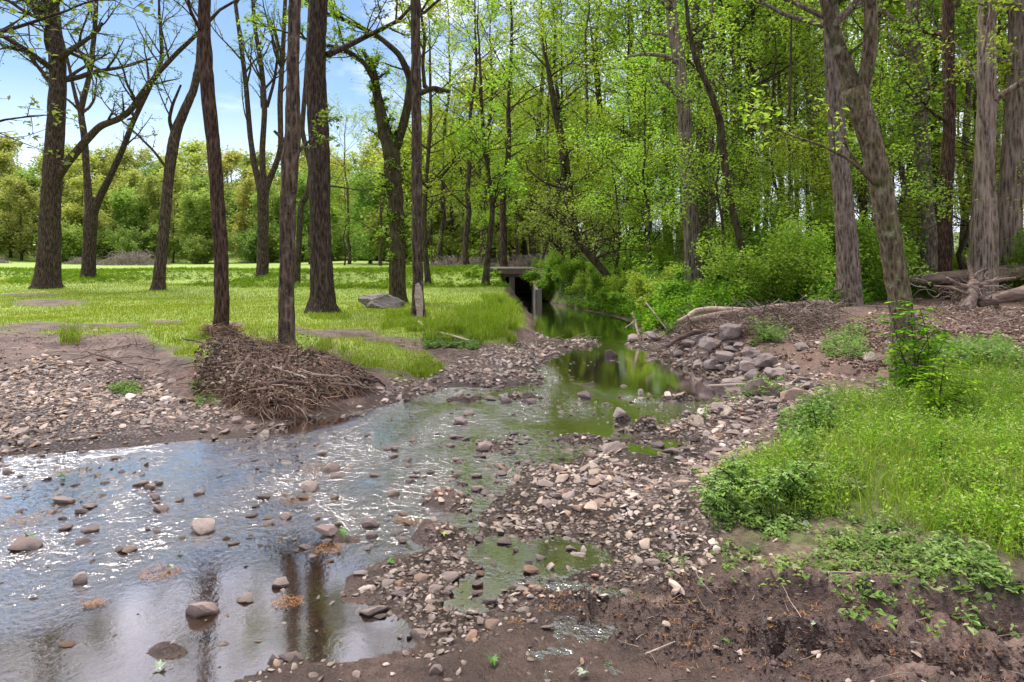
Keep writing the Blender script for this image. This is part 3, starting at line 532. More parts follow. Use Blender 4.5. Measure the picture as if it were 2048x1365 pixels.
hero('slim dark tree that leans and bends toward the tall bare trunk beside it', 'dark', (317, 581), [(316, 580, 24), (322, 520, 21), (330, 440, 20), (338, 350, 20), (345, 300, 22), (352, 262, 20), (372, 215, 17), (388, 180, 15), (400, 120, 14), (402, 40, 12), (404, -60, 10)],
     limbs=[dict(p=[(347, 270, 9, 0), (338, 240, 7, -.2), (345, 210, 6, -.3), (362, 170, 4, -.3)], nb=2, stub=1), dict(p=[(335, 340, 6, 0), (310, 305, 5, -.2), (275, 270, 4, -.4), (225, 225, 3, -.6)], nb=4, bl=(.5, 1.2), el=1)], ext=5, seed=5, nb=12, bz=(.55, 1), bl=(1.5, 3.2), **spL)
hero('tall straight bare trunk behind the debris pile with twigs wrapped round its foot', 'brown', (443, 674), [(444, 668, 30), (443, 600, 28), (442, 500, 26), (436, 400, 26), (428, 300, 26), (418, 210, 27), (411, 120, 26), (408, 60, 24), (410, 0, 24), (411, -200, 22)], ext=5, seed=6, nb=18, bz=(.66, 1), bl=(2, 3.6), bup=.1, flare=1.15,
     limbs=[dict(p=[(408, 70, 9, 0), (395, 50, 7, -.2), (380, 20, 6, -.4), (372, -30, 5, -.5)], nb=4)], **spL)
hero('flaky brown trunk with broken stubs growing out of the debris pile', 'peel', (573, 694), [(573, 690, 34), (573, 600, 31), (575, 500, 30), (576, 420, 31), (580, 320, 34), (586, 270, 32), (586, 180, 25), (587, 80, 24), (590, 0, 24), (594, -180, 22)], ext=5, seed=7, nb=18, bz=(.66, 1), bl=(2, 3.4), flare=1.15, lumps=.08,
     limbs=[dict(p=[(577, 290, 10, 0), (562, 275, 8, -.1), (548, 262, 5, -.15)], nb=0, stub=1), dict(p=[(586, 240, 8, 0), (578, 225, 6, -.1), (574, 205, 3, -.1)], nb=0, stub=1), dict(p=[(592, 310, 9, 0), (610, 290, 6, .1), (624, 278, 4, .2)], nb=1, bl=(.4, .8), el=.5)], **spL)
hero('widest dark furrowed trunk in the lawn with a flared foot', 'dark', (645, 626), [(645, 625, 58), (645, 590, 47), (642, 520, 43), (640, 430, 41), (640, 330, 41), (636, 240, 41), (630, 150, 41), (633, 80, 38), (638, 0, 36), (640, -160, 32)], ext=6, seed=8, nb=22, bz=(.62, 1), bl=(2.5, 4.5), flare=1.35, limbs=[dict(p=[(655, 110, 14, 0), (690, 95, 12, .3), (740, 70, 10, .6), (800, 40, 8, .9), (850, -20, 6, 1.2)], nb=8, bl=(1, 2.5))], **spL)
hero('dark tree at the edge of the embankment dividing into three slender stems', 'dark', (525, 547), [(525, 545, 23), (526, 480, 22), (526, 420, 21), (526, 385, 24), (527, 365, 20), (528, 345, 8)],
     limbs=[dict(p=[(524, 400, 15, 0), (518, 365, 14, .05), (508, 330, 12, .2), (500, 270, 11, .3), (493, 180, 10, .4), (482, 90, 9, .5), (470, 0, 7, .6), (460, -90, 5, .6)], nb=10, bl=(1.5, 3.5)), dict(p=[(526, 372, 13, 0), (524, 300, 12, 0), (530, 220, 11, -.2), (524, 140, 10, -.3), (510, 60, 8, -.3), (502, -50, 6, -.3)], nb=10, bl=(1.5, 3.5)),
            dict(p=[(527, 400, 16, 0), (534, 368, 14, 0), (548, 340, 12, -.1), (562, 300, 11, -.2), (560, 200, 11, -.3), (566, 100, 9, -.4), (572, -30, 7, -.4)], nb=9, bl=(1.5, 3)), dict(p=[(534, 215, 7, -.2), (548, 165, 6, -.3), (556, 110, 5, -.3), (540, 60, 4, -.3)], nb=5, bl=(1, 2))], ext=0, nb=0, Y=34, seed=9, **spL)
hero('thin grey stem curving up behind the flaky brown trunk', 'mid', (594, 582), [(594, 580, 12), (597, 500, 12), (601, 430, 12), (603, 405, 12), (615, 390, 11), (622, 340, 10), (604, 260, 10), (612, 160, 9), (618, 60, 8), (622, -60, 6)], Y=27, ext=3, seed=10, nb=9, bz=(.4, 1), bl=(1.2, 2.4), sidesT=10, limbs=[dict(p=[(606, 402, 6, 0), (630, 385, 5, .1), (660, 372, 4, .3), (700, 378, 3, .5)], nb=4, bl=(.5, 1.5), el=1)], **spL)
hero('rough broken-topped tree with tufts of new leaves sprouting along its mossy limbs', 'moss', (797, 606), [(797, 605, 34), (795, 540, 32), (795, 470, 31), (792, 400, 32), (785, 340, 32), (784, 300, 34), (770, 270, 26), (758, 210, 21), (748, 150, 17), (735, 120, 12), (728, 105, 6)],
     limbs=[dict(p=[(790, 300, 20, 0), (805, 255, 18, -.2), (815, 215, 17, -.3), (822, 160, 15, -.4), (800, 110, 12, -.4), (760, 75, 10, -.3), (700, 45, 8, -.2), (660, 30, 7, 0)], nb=9, bl=(.8, 2)), dict(p=[(815, 200, 12, -.3), (845, 185, 11, -.4), (868, 176, 10, -.5), (898, 184, 8, -.6)], nb=1, stub=1, bl=(.3, .6)), dict(p=[(757, 180, 10, 0), (725, 120, 9, -.4), (690, 100, 8, -.7), (650, 90, 6, -1)], nb=7, bl=(.8, 2)),
            dict(p=[(850, 176, 8, -.4), (845, 130, 7, -.4), (850, 80, 6, -.3), (838, 0, 5, -.2)], nb=6, bl=(.8, 2))], ext=0, seed=11, nb=60, bz=(.12, 1), bl=(.25, .8), leaf='fresh', lsz=.10, ldens=26, mx=3, lumps=.12, spread=.05, first=1)
hero('slender straight trunk stripped of bark at its pale foot on the creek edge', 'peel', (836, 640), [(836, 638, 27), (836, 590, 23), (835, 540, 21), (834, 450, 21), (834, 330, 21), (833, 200, 20), (832, 100, 19), (830, 0, 18), (829, -180, 15)], ext=5, seed=12, nb=18, bz=(.45, 1), bl=(1.3, 3), flare=1.3, sidesT=14, **{**spL, 'leaf': 'lime', 'ldens': 9})
# pale wood showing where the bark has gone: a part of that tree
_t = [o for o in COL.objects if o.get('label', '').startswith('slender straight')][0]; Yt = _t.location.y; B = np.array(_t.location)
rs = np.random.RandomState(2); g_ = Geo(); pts = np.array([atd(x, y, Yt - .045) for x, y in ((838, 634), (837, 600), (836, 570), (835, 552), (834, 540))]); S = resample(np.c_[pts, [.128, .108, .092, .06, .008]], 14); g_.tube(S[:, :3] - B, S[:, 3], 12, lump=.05)
link('bare_wood_patch', g_.mesh('bare_wood_patch', PALEW), _t)
for lab, bs, path, Y, sd, lf in [
    ('thin grey stem standing just behind the stripped trunk on the embankment foot', (856, 577), [(856, 575, 13), (852, 520, 11), (848, 460, 10), (850, 400, 9), (856, 320, 8), (862, 240, 7), (860, 120, 5)], 26, 13, 'lime'),
    ('young tree with a knobbly base standing beside the culvert', (971, 583), [(971, 583, 16), (974, 530, 12), (980, 470, 11), (985, 430, 10), (984, 400, 9), (974, 330, 8), (965, 250, 7), (962, 170, 6), (958, 80, 4)], 25.5, 14, 'fresh')]:
    hero(lab, 'mid', bs, path, Y=Y, ext=2, seed=sd, nb=26, bz=(.25, 1), bl=(1.2, 2.8), sidesT=10, leaf=lf, lsz=.12, ldens=14, mx=3, spread=.08, bup=0, flare=1.6)
hero('dark tree leaning out over the creek with a low sprawling lacy crown', 'moss', (1250, 612), [(1252, 612, 20), (1235, 580, 17), (1215, 552, 16), (1192, 525, 15), (1168, 500, 13), (1150, 470, 11), (1125, 445, 9), (1090, 425, 7), (1050, 415, 5)], Y=22, ext=0, seed=15, nb=26, bz=(.35, 1), bl=(1.2, 2.6), sidesT=10, leaf='olive', lsz=.08, ldens=16, mx=3, spread=.08, bup=-.1, flare=1.4,
     limbs=[dict(p=[(1225, 565, 8, 0), (1235, 520, 7, .3), (1240, 470, 6, .5), (1235, 420, 4, .7)], nb=6, bl=(.7, 1.6))])
hero('small twisted stem beside the culvert wall reaching over the road bank', 'moss', (1152, 578), [(1152, 575, 9), (1140, 545, 8), (1128, 520, 7), (1120, 500, 7), (1100, 480, 6), (1075, 470, 4)], Y=26.5, ext=0, seed=16, nb=18, bz=(.3, 1), bl=(1, 2), sidesT=8, leaf='olive', lsz=.09, ldens=12, mx=3, spread=.08, bup=0)
WD = [  # label, bark, basex, base depth, path, seed, leaf
    ('dark forked trunk in the wood behind the sprawling creek tree', 'moss', 1158, 27, [(1157, 560, 27), (1152, 500, 24), (1140, 420, 22), (1132, 350, 20), (1125, 290, 17), (1112, 230, 14), (1098, 150, 10)], 17, 'lime'),
    ('tall pale grey trunk with a dead branch reaching over the creek', 'shag', 1386, 21, [(1388, 560, 40), (1384, 480, 32), (1378, 400, 29), (1372, 300, 27), (1366, 200, 27), (1358, 120, 25), (1345, 50, 22), (1335, -60, 18)], 18, 'fresh'),
    ('dark slim trunk between the pale grey one and the green thicket, curving as it climbs', 'moss', 1492, 17.5, [(1492, 575, 15), (1484, 500, 15), (1470, 440, 15), (1456, 380, 16), (1448, 320, 16), (1440, 240, 15), (1420, 180, 13), (1390, 120, 11), (1375, 40, 8), (1368, -60, 6)], 19, 'fresh'),
    ('narrow blackish trunk standing straight just behind the curving slim one', 'dark', 1452, 24, [(1452, 540, 15), (1450, 450, 14), (1450, 350, 13), (1448, 200, 12), (1444, 50, 10), (1440, -80, 8)], 20, 'fresh'),
    ('grey trunk leaning gently behind the bright green shrubs', 'grey', 1642, 25, [(1642, 420, 27), (1636, 350, 25), (1628, 250, 24), (1620, 150, 22), (1606, 40, 20), (1596, -80, 17)], 21, 'deep'),
    ('broad grey trunk with a swollen burl at its foot above the dirt bank', 'grey', 1695, 14.3, [(1700, 612, 54), (1698, 560, 45), (1694, 500, 42), (1688, 420, 38), (1680, 330, 34), (1672, 230, 32), (1664, 120, 30), (1658, 0, 27), (1654, -150, 24)], 22, 'fresh'),
    ('grey trunk with a green creeper high on its side', 'grey', 1856, 20, [(1856, 480, 33), (1850, 400, 30), (1846, 320, 29), (1840, 220, 29), (1832, 120, 28), (1826, 30, 26), (1822, -100, 22)], 23, 'deep'),
    ('reddish brown peeling trunk between two grey ones', 'brown', 1890, 18, [(1890, 460, 25), (1892, 380, 24), (1898, 280, 23), (1899, 180, 22), (1896, 80, 22), (1894, -80, 19)], 24, 'fresh'),
    ('shaggy pale trunk rising behind the long fallen log', 'shag', 1962, 17, [(1962, 480, 42), (1964, 400, 38), (1970, 300, 36), (1974, 200, 34), (1972, 100, 33), (1974, 0, 31), (1976, -150, 27)], 25, 'fresh'),
    ('very broad shaggy trunk cut by the edge of the picture', 'shag', 2018, 17.5, [(2018, 440, 46), (2022, 360, 43), (2030, 260, 42), (2036, 160, 40), (2038, 60, 38), (2042, -100, 34)], 26, 'deep'),
    ('thin crooked grey stem in front of the shaggy trunks', 'grey', 1992, 14, [(1992, 540, 9), (1990, 470, 11), (1988, 400, 10), (1980, 320, 12), (1964, 220, 12), (1958, 140, 9), (1975, 60, 6), (1985, -20, 5)], 27, 'fresh'),
    ('pencil-thin dark stem between the curving slim trunk and the leaning grey one', 'mid', 1560, 20, [(1560, 560, 6), (1572, 480, 7), (1580, 380, 7), (1578, 250, 6), (1582, 100, 5)], 28, 'fresh'),
    ('tall dark trunk beyond the creek tree, framed by bright leaves', 'mid', 1232, 34, [(1232, 560, 18), (1226, 460, 17), (1218, 380, 15), (1212, 300, 13), (1200, 220, 11), (1190, 120, 8)], 29, 'lime'),
    ('brownish trunk deep among the shrubs with a twin close beside it', 'mid', 1480, 30, [(1480, 520, 17), (1478, 400, 16), (1476, 260, 15), (1474, 120, 14), (1472, -60, 12)], 30, 'deep')]
for lab, bk, bx, Y, path, sd, lf in WD:
    big = path[0][2] * Y / F
    hero(lab, bk, (bx, 600), path, Y=Y, ext=5 if path[-1][1] < 0 else 2, seed=sd, nb=12 if big > .2 else 9, bz=(.32, 1), bl=(1.3, 3.4) if big > .2 else (.8, 1.8), leaf=lf, lsz=.095, ldens=24, mx=3, spread=.12, sidesT=16 if big > .2 else 8, group=None, bup=.02, flare=1.25,
         limbs=[dict(p=[(1362, 130, 12, 0), (1330, 112, 9, -.3), (1290, 108, 7, -.6), (1255, 114, 4, -.8)], nb=1, stub=1)] if sd == 18 else ())
# burl on the broad grey trunk
_t = [o for o in COL.objects if 'swollen burl' in o.get('label', '')][0]; B = np.array(_t.location); g_ = Geo(); p0 = atd(1672, 600, 14.1)
g_.tube(np.array([p0 + [-.06, -.05, -.25], p0 + [-.03, -.04, -.12], p0 + [-.02, -.03, .02], p0 + [.03, 0, .12], p0 + [.10, .05, .2]]) - B, [.10, .17, .19, .15, .03], 12, lump=.25, cap=True); link('burl', g_.mesh('burl', BK['moss']), _t)
# creeper leaves on the grey trunk
_t = [o for o in COL.objects if 'creeper high' in o.get('label', '')][0]; B = np.array(_t.location); rs = np.random.RandomState(3); yy = rs.uniform(150, 560, 900); xx = np.interp(yy, [150, 300, 560], [1842, 1848, 1856]) + rs.uniform(-17, 17, 900)
link('creeper', leafmesh('creeper', np.array([atd(a, b, 19.75 + .2 * rs.rand()) for a, b in zip(xx, yy)])[rs.rand(900) < np.where(yy < 260, .9, .35)] - B, .10, rs, LF['deep'], nspread=.03), _t)
hero('leaning lichen-speckled trunk that forks high up, rooted behind the leafy sapling', 'lichen', (1808, 765), [(1815, 765, 50), (1810, 700, 46), (1803, 620, 45), (1792, 540, 43), (1778, 470, 42), (1766, 400, 44), (1752, 330, 42), (1738, 270, 42), (1716, 205, 44), (1708, 178, 46)],
     limbs=[dict(p=[(1712, 200, 34, 0), (1695, 140, 30, .05), (1672, 80, 27, .1), (1655, 20, 25, .1), (1640, -60, 22, .2), (1625, -160, 18, .2)], nb=10, bl=(1, 2.2), **{'from': .3}), dict(p=[(1718, 200, 30, 0), (1732, 150, 28, -.05), (1740, 100, 27, -.1), (1742, 40, 26, -.1), (1738, -40, 24, -.1), (1736, -160, 20, -.1)], nb=10, bl=(1, 2.2), **{'from': .3}),
            dict(p=[(1752, 370, 9, -.05), (1700, 320, 6, -.3), (1640, 290, 5, -.5), (1590, 275, 3, -.6)], nb=4, bl=(.4, 1), el=.6), dict(p=[(1742, 360, 8, -.1), (1724, 340, 5, -.2), (1684, 280, 4, -.25), (1680, 330, 4, -.3), (1682, 345, 3, -.3)], nb=0, stub=1)], ext=0, nb=0, seed=31, leaf='fresh', lsz=.075, ldens=14, mx=3, flare=1.1, spread=.05, sidesT=24, lumps=.07)
# ------------------------------------------------------------------ tree kinds for the wood and the far treeline
def proto_tree(seed, h, r0, bark, leaf, crown0, bl, lsz, ldens, mult, kids=(4, 4, 3), spread=.2, nb=24, mx=3, minr=.008, bup=.05, sides=8, nlim=None):
    rs = np.random.RandomState(seed); tr = Geo(); n = 16; z = np.linspace(-.3, h, n); P = np.stack([np.cumsum(rs.normal(0, .09, n)), np.cumsum(rs.normal(0, .09, n)), z], 1); P[:, :2] -= P[1, :2]; rr = r0 * np.linspace(1, .12, n) * np.where(z < .3, 1.3, 1)
    tr.tube(P, rr, sides, lump=.06, seed=seed); out = []; tips = []
    for k in range(nb):
        zz = rs.uniform(h * crown0, h); i = int(np.clip(np.searchsorted(z, zz), 1, n - 1)); az = k * 2.4 + rs.uniform(-.4, .4); el = rad(rs.uniform(5, 50)); q = P[i - 1] + (P[i] - P[i - 1]) * rs.rand(); t = (zz / h - crown0) / (1 - crown0)
        Lb = bl * (1 - .55 * t) * (.65 + .35 * math.sin(min(1, t * 3 + .3) * 1.57)) * rs.uniform(.7, 1.2)
        grow(out, tips, q, [math.cos(az) * math.cos(el), math.sin(az) * math.cos(el), math.sin(el)], Lb, rr[i] * .4, 1, mx, rs, bup, .22, kids, (30, 65), 2, ldens, minr=minr, sides=(8, 5, 4, 3, 3))
    for pts, r_, s, lv in out:
        if lv <= 3: tr.tube(pts, r_, s)
    T = np.repeat(np.concatenate(tips), mult, axis=0)
    if nlim and len(T) > nlim: T = T[rs.choice(len(T), nlim, False)]
    return tr.mesh('trunk', BK[bark]), leafmesh('crown', T, lsz, rs, LF[leaf], nspread=spread, asp=.65), len(T)
PR = {}
def P_(k, *a, **kw): PR[k] = proto_tree(*a, **kw); print('proto', k, PR[k][2])
P_('tallA', 41, 19, .24, 'mid', 'fresh', .34, 4.0, .17, 2.6, 4, nlim=26000)
P_('tallB', 42, 21, .28, 'grey', 'fresh', .36, 4.4, .17, 2.6, 4, nlim=26000)
P_('tallC', 43, 17, .17, 'dark', 'lime', .30, 3.6, .16, 2.6, 4, nlim=24000)
P_('under', 44, 8, .07, 'mid', 'fresh', .16, 2.8, .085, 9, 3, spread=.13, nlim=34000, bup=-.02)
P_('underB', 45, 6.5, .06, 'moss', 'lime', .14, 2.6, .08, 9, 3, spread=.13, nlim=30000, bup=-.02)
P_('oakA', 46, 15, .35, 'mid', 'far', .10, 6.0, .46, 2.6, 6, spread=.55, nlim=40000, kids=(5, 4, 3))
P_('oakB', 47, 14, .30, 'mid', 'far', .08, 5.5, .46, 2.6, 6, spread=.55, nlim=40000, kids=(5, 4, 3))
P_('oakC', 48, 11, .22, 'dark', 'farg', .05, 4.5, .40, 2.6, 6, spread=.45, nlim=36000, kids=(5, 4, 3))
P_('airy', 49, 13, .15, 'dark', 'lime', .2, 4.6, .13, 3.4, 2, spread=.15, nlim=26000)
P_('pole', 50, 17, .13, 'grey', 'fresh', .52, 3.2, .15, 2.6, 2, nlim=12000); P_('poleB', 56, 16, .10, 'mid', 'lime', .45, 2.8, .14, 2.6, 2, nlim=10000)
def place(kind, x, y, s, label, group, rs, name='tree', cat='tree', tree_parts=('trunk', 'crown')):
    z = gz(x, y); o = empty(name, (x, y, z), label, cat, group, rs.uniform(0, 6.28)); o.scale = (s * rs.uniform(.9, 1.1), s * rs.uniform(.9, 1.1), s)
    for nm, me in zip(tree_parts, PR[kind][:2]): link(nm, me, o)
    return o
rs = np.random.RandomState(99)
# far treeline beyond the field: three rows, taller toward the west
for row, (Yr, dx, sc) in enumerate([(90, 4.6, .95), (100, 4.8, 1.12), (112, 5.2, 1.3), (126, 6.0, 1.5)]):
    x = -86.0 - row * 8
    while x < 6:
        px = CX + x * F / Yr; Yj = Yr + rs.uniform(-4, 4)
        k = rs.choice(['oakA', 'oakA', 'oakA', 'oakB', 'oakC'] if row else ['oakA', 'oakB', 'oakB', 'oakC', 'airy']); f = .76 * np.interp(px, [0, 150, 420, 700, 900], [1.08, 1.02, .95, 1.02, 1.15])
        place(k, x, Yj, sc * f * rs.uniform(.85, 1.05) * (1.25 if k == 'oakC' else 1), 'leafy tree in the wooded hill line beyond the far edge of the field', 'trees along the far side of the field', rs); x += dx * rs.uniform(.75, 1.25)
# trees behind the road embankment, in front of the far line
for px, Y, k, s in [(700, 62, 'airy', 1.1), (760, 55, 'airy', .95), (620, 66, 'oakC', .8), (690, 58, 'under', 1.0), (740, 64, 'oakC', .8), (810, 60, 'oakB', .75), (865, 52, 'airy', 1.05), (900, 60, 'oakB', .85), (930, 46, 'airy', 1.0), (880, 44, 'under', 1.0), (960, 54, 'tallC', .9), (1010, 50, 'airy', 1.15), (1035, 60, 'tallC', .95),
                    (985, 66, 'oakA', 1.0), (1060, 44, 'under', 1.15), (1090, 52, 'airy', 1.1), (1120, 42, 'airy', 1.0), (920, 70, 'oakA', .95), (850, 74, 'oakA', .85), (1050, 74, 'oakA', 1.1), (780, 76, 'oakB', .8), (1000, 40, 'under', .9), (1150, 48, 'tallC', .9), (1100, 66, 'tallB', .9), (1140, 80, 'oakA', 1.1), (1180, 60, 'tallC', .95), (1085, 37, 'underB', .9), (1175, 38, 'underB', 1.1), (930, 38, 'airy', 1.25), (1005, 37, 'airy', 1.35), (1065, 47, 'airy', 1.6), (880, 48, 'airy', 1.4), (965, 47, 'airy', 1.5), (1120, 36, 'airy', 1.3)]:
    place(k, (px - CX) * Y / F, Y, s * rs.uniform(.92, 1.08), 'spring-green tree standing past the road embankment around the culvert', 'trees past the road embankment', rs)
# the wood east of the creek
cnt = 0; pts = []
tries = 0
while cnt < 84 and tries < 9000:
    tries += 1; Y = 21 + 60 * rs.rand() ** 1.2; px = rs.uniform(1090 + 60 * (Y < 35), 2500); X = (px - CX) * Y / F
    if X < 2.2 + .1 * Y * (Y < 30): continue
    if any((X - a) ** 2 + (Y - b) ** 2 < (2.1 + Y * .022) ** 2 for a, b in pts): continue
    pts.append((X, Y)); cnt += 1; k = rs.choice(['tallA', 'tallA', 'tallB', 'tallB', 'tallC', 'tallC', 'airy']); s = rs.uniform(.8, 1.1)
    place(k, X, Y, s, 'tall woodland tree among many in the green wood across the creek', 'trees of the wood across the creek', rs)
for i, (px, Y) in enumerate([(1175, 30), (1262, 29), (1300, 33), (1335, 28), (1345, 36), (1410, 31), (1425, 23), (1510, 27), (1530, 33), (1590, 29), (1618, 34), (1668, 24), (1745, 27), (1762, 33), (1795, 23), (1815, 30), (1870, 28), (1925, 25), (1945, 31), (2008, 24), (1205, 36), (1095, 40), (1130, 36), (1475, 38), (1560, 40), (1700, 37)]):
    place(('pole', 'poleB', 'pole')[i % 3], (px - CX) * Y / F, Y, rs.uniform(.85, 1.15), 'slim straight trunk standing among the bigger trees across the creek', 'slim trunks in the wood', rs)
for px, Y, k, s in [(1190, 28, 'underB', .8), (1250, 26, 'under', .75), (1310, 24, 'underB', .75), (1340, 30, 'under', .9), (1420, 26, 'under', .8), (1470, 21, 'underB', .55), (1530, 19, 'under', .5), (1580, 24, 'underB', .8), (1620, 21, 'under', .5), (1660, 28, 'under', 1.0), (1740, 22, 'under', .6), (1790, 26, 'underB', .9), (1850, 30, 'under', 1.), (1920, 24, 'underB', .8), (1990, 28, 'under', 1.), (2060, 21, 'under', .7), (1290, 38, 'under', 1.2), (1400, 40, 'underB', 1.3), (1520, 36, 'under', 1.2), (1640, 40, 'underB', 1.3), (1760, 40, 'under', 1.2), (1880, 42, 'underB', 1.3), (2000, 40, 'under', 1.3), (1230, 45, 'underB', 1.4), (1150, 33, 'under', .9), (1300, 22, 'under', .95), (1330, 24, 'underB', .8), (1450, 19, 'under', .8), (1540, 21, 'under', 1.15), (1600, 19, 'underB', .8), (1270, 32, 'under', 1.5), (1500, 26, 'under', 1.5), (1700, 20, 'underB', 1.1), (1780, 18, 'under', .8), (1930, 21, 'under', 1.2), (2050, 18, 'underB', 1.1), (1840, 24, 'under', 1.4), (1220, 27, 'underB', 1.2)]:
    place(k, (px - CX) * Y / F, Y, s, 'young understorey tree with layered bright sprays inside the wood', 'understorey trees of the wood', rs)
# ------------------------------------------------------------------ shrubs, brush
def proto_shrub(seed, h, rad_, n, lsz, leaf, bark='mid', stems=9):
    rs = np.random.RandomState(seed); g = Geo(); tips = []; out = []
    for k in range(stems):
        az = rs.uniform(0, 6.28); grow(out, tips, [rs.normal(0, .08), rs.normal(0, .08), -.1], [math.cos(az) * rad_ * .6, math.sin(az) * rad_ * .6, h * .8], h * rs.uniform(.7, 1.1), .016, 1, 3, rs, .1, .3, (4, 3), (25, 60), 1, 12, minr=.003, sides=(5, 5, 4, 3))
    for p, r_, s, lv in out: g.tube(p, r_, s)
    T = np.concatenate(tips); T = np.repeat(T, max(1, int(n / len(T)) + 1), axis=0); T = T[rs.choice(len(T), min(n, len(T)), False)]
    return g.mesh('stem', BK[bark]), leafmesh('foliage', T, lsz, rs, LF[leaf], nspread=h * .06, asp=.6), len(T)
PR['shrA'] = proto_shrub(51, 2.0, 1.0, 7000, .09, 'deep'); PR['shrB'] = proto_shrub(52, 1.5, 1.1, 6000, .08, 'fresh'); PR['shrC'] = proto_shrub(53, 2.6, 1.0, 8000, .10, 'fresh'); PR['shrE'] = proto_shrub(55, 2.0, 1.1, 6000, .12, 'farg'); PR['shrD'] = proto_shrub(54, .7, .8, 3500, .06, 'fresh')
sp = ('stem', 'foliage')
rs = np.random.RandomState(123)
for i in range(95):
    Y = rs.uniform(16.5, 34) if i < 62 else rs.uniform(30, 60); px = rs.uniform(1240, 2300) if i < 55 else rs.uniform(1090, 2300); X = (px - CX) * Y / F
    lim = np.interp(Y, [16, 19, 22, 27, 30], [4.6, 4.2, 3.6, 2.9, 2.6])
    if X < lim: X = lim + rs.uniform(0, 1.5)
    if Y < 20 and 1330 < CX + X * F / Y < 1520: continue
    k = ['shrA', 'shrB', 'shrC', 'shrB', 'shrA'][i % 5]
    place(k, X, Y, rs.uniform(.5, .95), 'leafy green shrub in the thick undergrowth of the wood', 'shrubs in the undergrowth of the wood', rs, 'shrub', 'shrub', sp)
for px, Y, k, s, lab in [(1535, 16.6, 'shrC', .72, 'bright green shrub bulging out at the front of the wood beside the broad grey trunk'), (1600, 17.2, 'shrC', .8, 'taller glossy shrub close behind the bright one at the front of the wood')]:
    place(k, (px - CX) * Y / F, Y, s, lab, None, rs, 'shrub', 'shrub', sp)
for i, (X, Y) in enumerate([(1.35, 28.5), (1.5, 28.0), (1.7, 28.2), (2.0, 27.2), (2.6, 27.6), (2.3, 26.4), (3.0, 26), (1.9, 29.4), (2.8, 29.2), (2.7, 24.6), (3.2, 23), (3.6, 21.4), (3.9, 19.8), (3.7, 18.3), (4.2, 17.2), (3.4, 24.3), (4.1, 22), (4.6, 20)]):
    place('shrB' if i % 2 else 'shrD', X, Y, rs.uniform(.6, .85) if i % 2 else rs.uniform(1, 1.4), 'low green bush overhanging the creek bank below the culvert', 'low bushes along the creek bank', rs, 'bush', 'bush', sp)
for X, Y, s in [(-.85, 28.5, .55), (-1.3, 28.6, .8), (-1.0, 27.9, .6), (-1.7, 28.2, .7)]:
    place('shrD', X, Y, s, 'low leafy bush at the west wingwall of the culvert', 'low bushes at the culvert wall', rs, 'bush', 'bush', sp)
# low fringe in front of the far treeline
for i in range(34):
    Y = rs.uniform(84, 90); px = rs.uniform(-60, 900); place('shrE', (px - CX) * Y / F, Y, rs.uniform(1.4, 2.6), 'green shrub at the foot of the trees beyond the field', 'shrubs at the foot of the far trees', rs, 'shrub', 'shrub', sp)
BR = M('bare_brush'); BR.bsdf(BR.ramp(BR.noise(3, 4), [(.35, (.16, .125, .10)), (.6, (.34, .28, .24)), (.8, (.50, .43, .40))]), .9)
def brush(seed, n, w_, h):
    rs = np.random.RandomState(seed); g = Geo()
    for k in range(n):
        x = rs.uniform(-w_, w_); y = rs.uniform(-1, 1); az = rs.uniform(0, 6.28); l = h * rs.uniform(.5, 1.4) * (.35 + .8 * math.exp(-(x / w_ / .55) ** 2)); a = np.linspace(0, 1, 7)[:, None]; lat = rs.uniform(.3, 1.2) * l
        P = np.array([x, y, 0]) + np.concatenate([a * math.cos(az) * lat, a * math.sin(az) * lat, np.sin(a * rs.uniform(1.6, 3.0)) * l * .8], 1) + rs.normal(0, .05, (7, 3)); g.tube(P, np.linspace(.022, .01, 7), 3)
    return g.mesh('brush_pile', BR.m)
bm1, bm2 = brush(61, 500, 4.5, 1.6), brush(62, 420, 3.2, 1.3)
for px, Y, me, s in [(165, 70, bm2, .6), (262, 66, bm1, .85), (-20, 72, bm2, .6), (905, 42, bm2, .6), (955, 40, bm2, .5), (1060, 38, bm2, .55), (1105, 38, bm2, .6)]:
    X = (px - CX) * Y / F; o = link('brush_thicket', me, None, (X, Y, gz(X, Y) - .1)); o.scale = (s, s, s); o.rotation_euler = (0, 0, rs.uniform(-.3, .3))
    tag(o, 'grey thicket of bare brambles out in the field beyond the lawn trees' if px < 400 else 'tan thicket of dry brush along the road past the embankment', 'thicket', 'bare thickets in the field' if px < 400 else 'dry thickets by the road')
# ------------------------------------------------------------------ culvert bridge
def box(x0, x1, y0, y1, z0, z1):
    V = np.array([[x, y, z] for z in (z0, z1) for y in (y0, y1) for x in (x0, x1)], float); return V, np.array([[0, 2, 3, 1], [4, 5, 7, 6], [0, 1, 5, 4], [2, 6, 7, 3], [0, 4, 6, 2], [1, 3, 7, 5]])
C0 = np.array([.1, 28.6, 0.]); cul = empty('culvert_bridge', C0, 'small concrete culvert bridge carrying the road bank over the creek', 'bridge')
def cpart(name, boxes, mat, bev=.012, lab=None):
    g = Geo()
    for b in boxes:
        V, Q = box(*b); g.add(V - C0, Q)
    o = link(name, g.mesh(name, mat, False), cul)
    md = o.modifiers.new('edge', 'BEVEL'); md.width = bev; md.segments = 2
    if lab: o['label'] = lab
    return o
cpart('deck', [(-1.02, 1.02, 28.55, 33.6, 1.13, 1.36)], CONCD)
cpart('girder', [(-.52, .82, 28.72, 29.0, .98, 1.127)], CONCD)
cpart('rusty_angle', [(-1.0, .85, 28.50, 28.547, 1.115, 1.165)], RUST, .004)
cpart('pier', [(-.12, .12, 28.75, 33.4, -.3, .977)], CONC)
cpart('abutment', [(-.52, -.30, 28.8, 33.4, -.2, .976)], CONCD, lab='vine-shaded west side wall'); cpart('abutment', [(.95, 1.15, 28.75, 33.4, -.3, 1.127)], CONC)
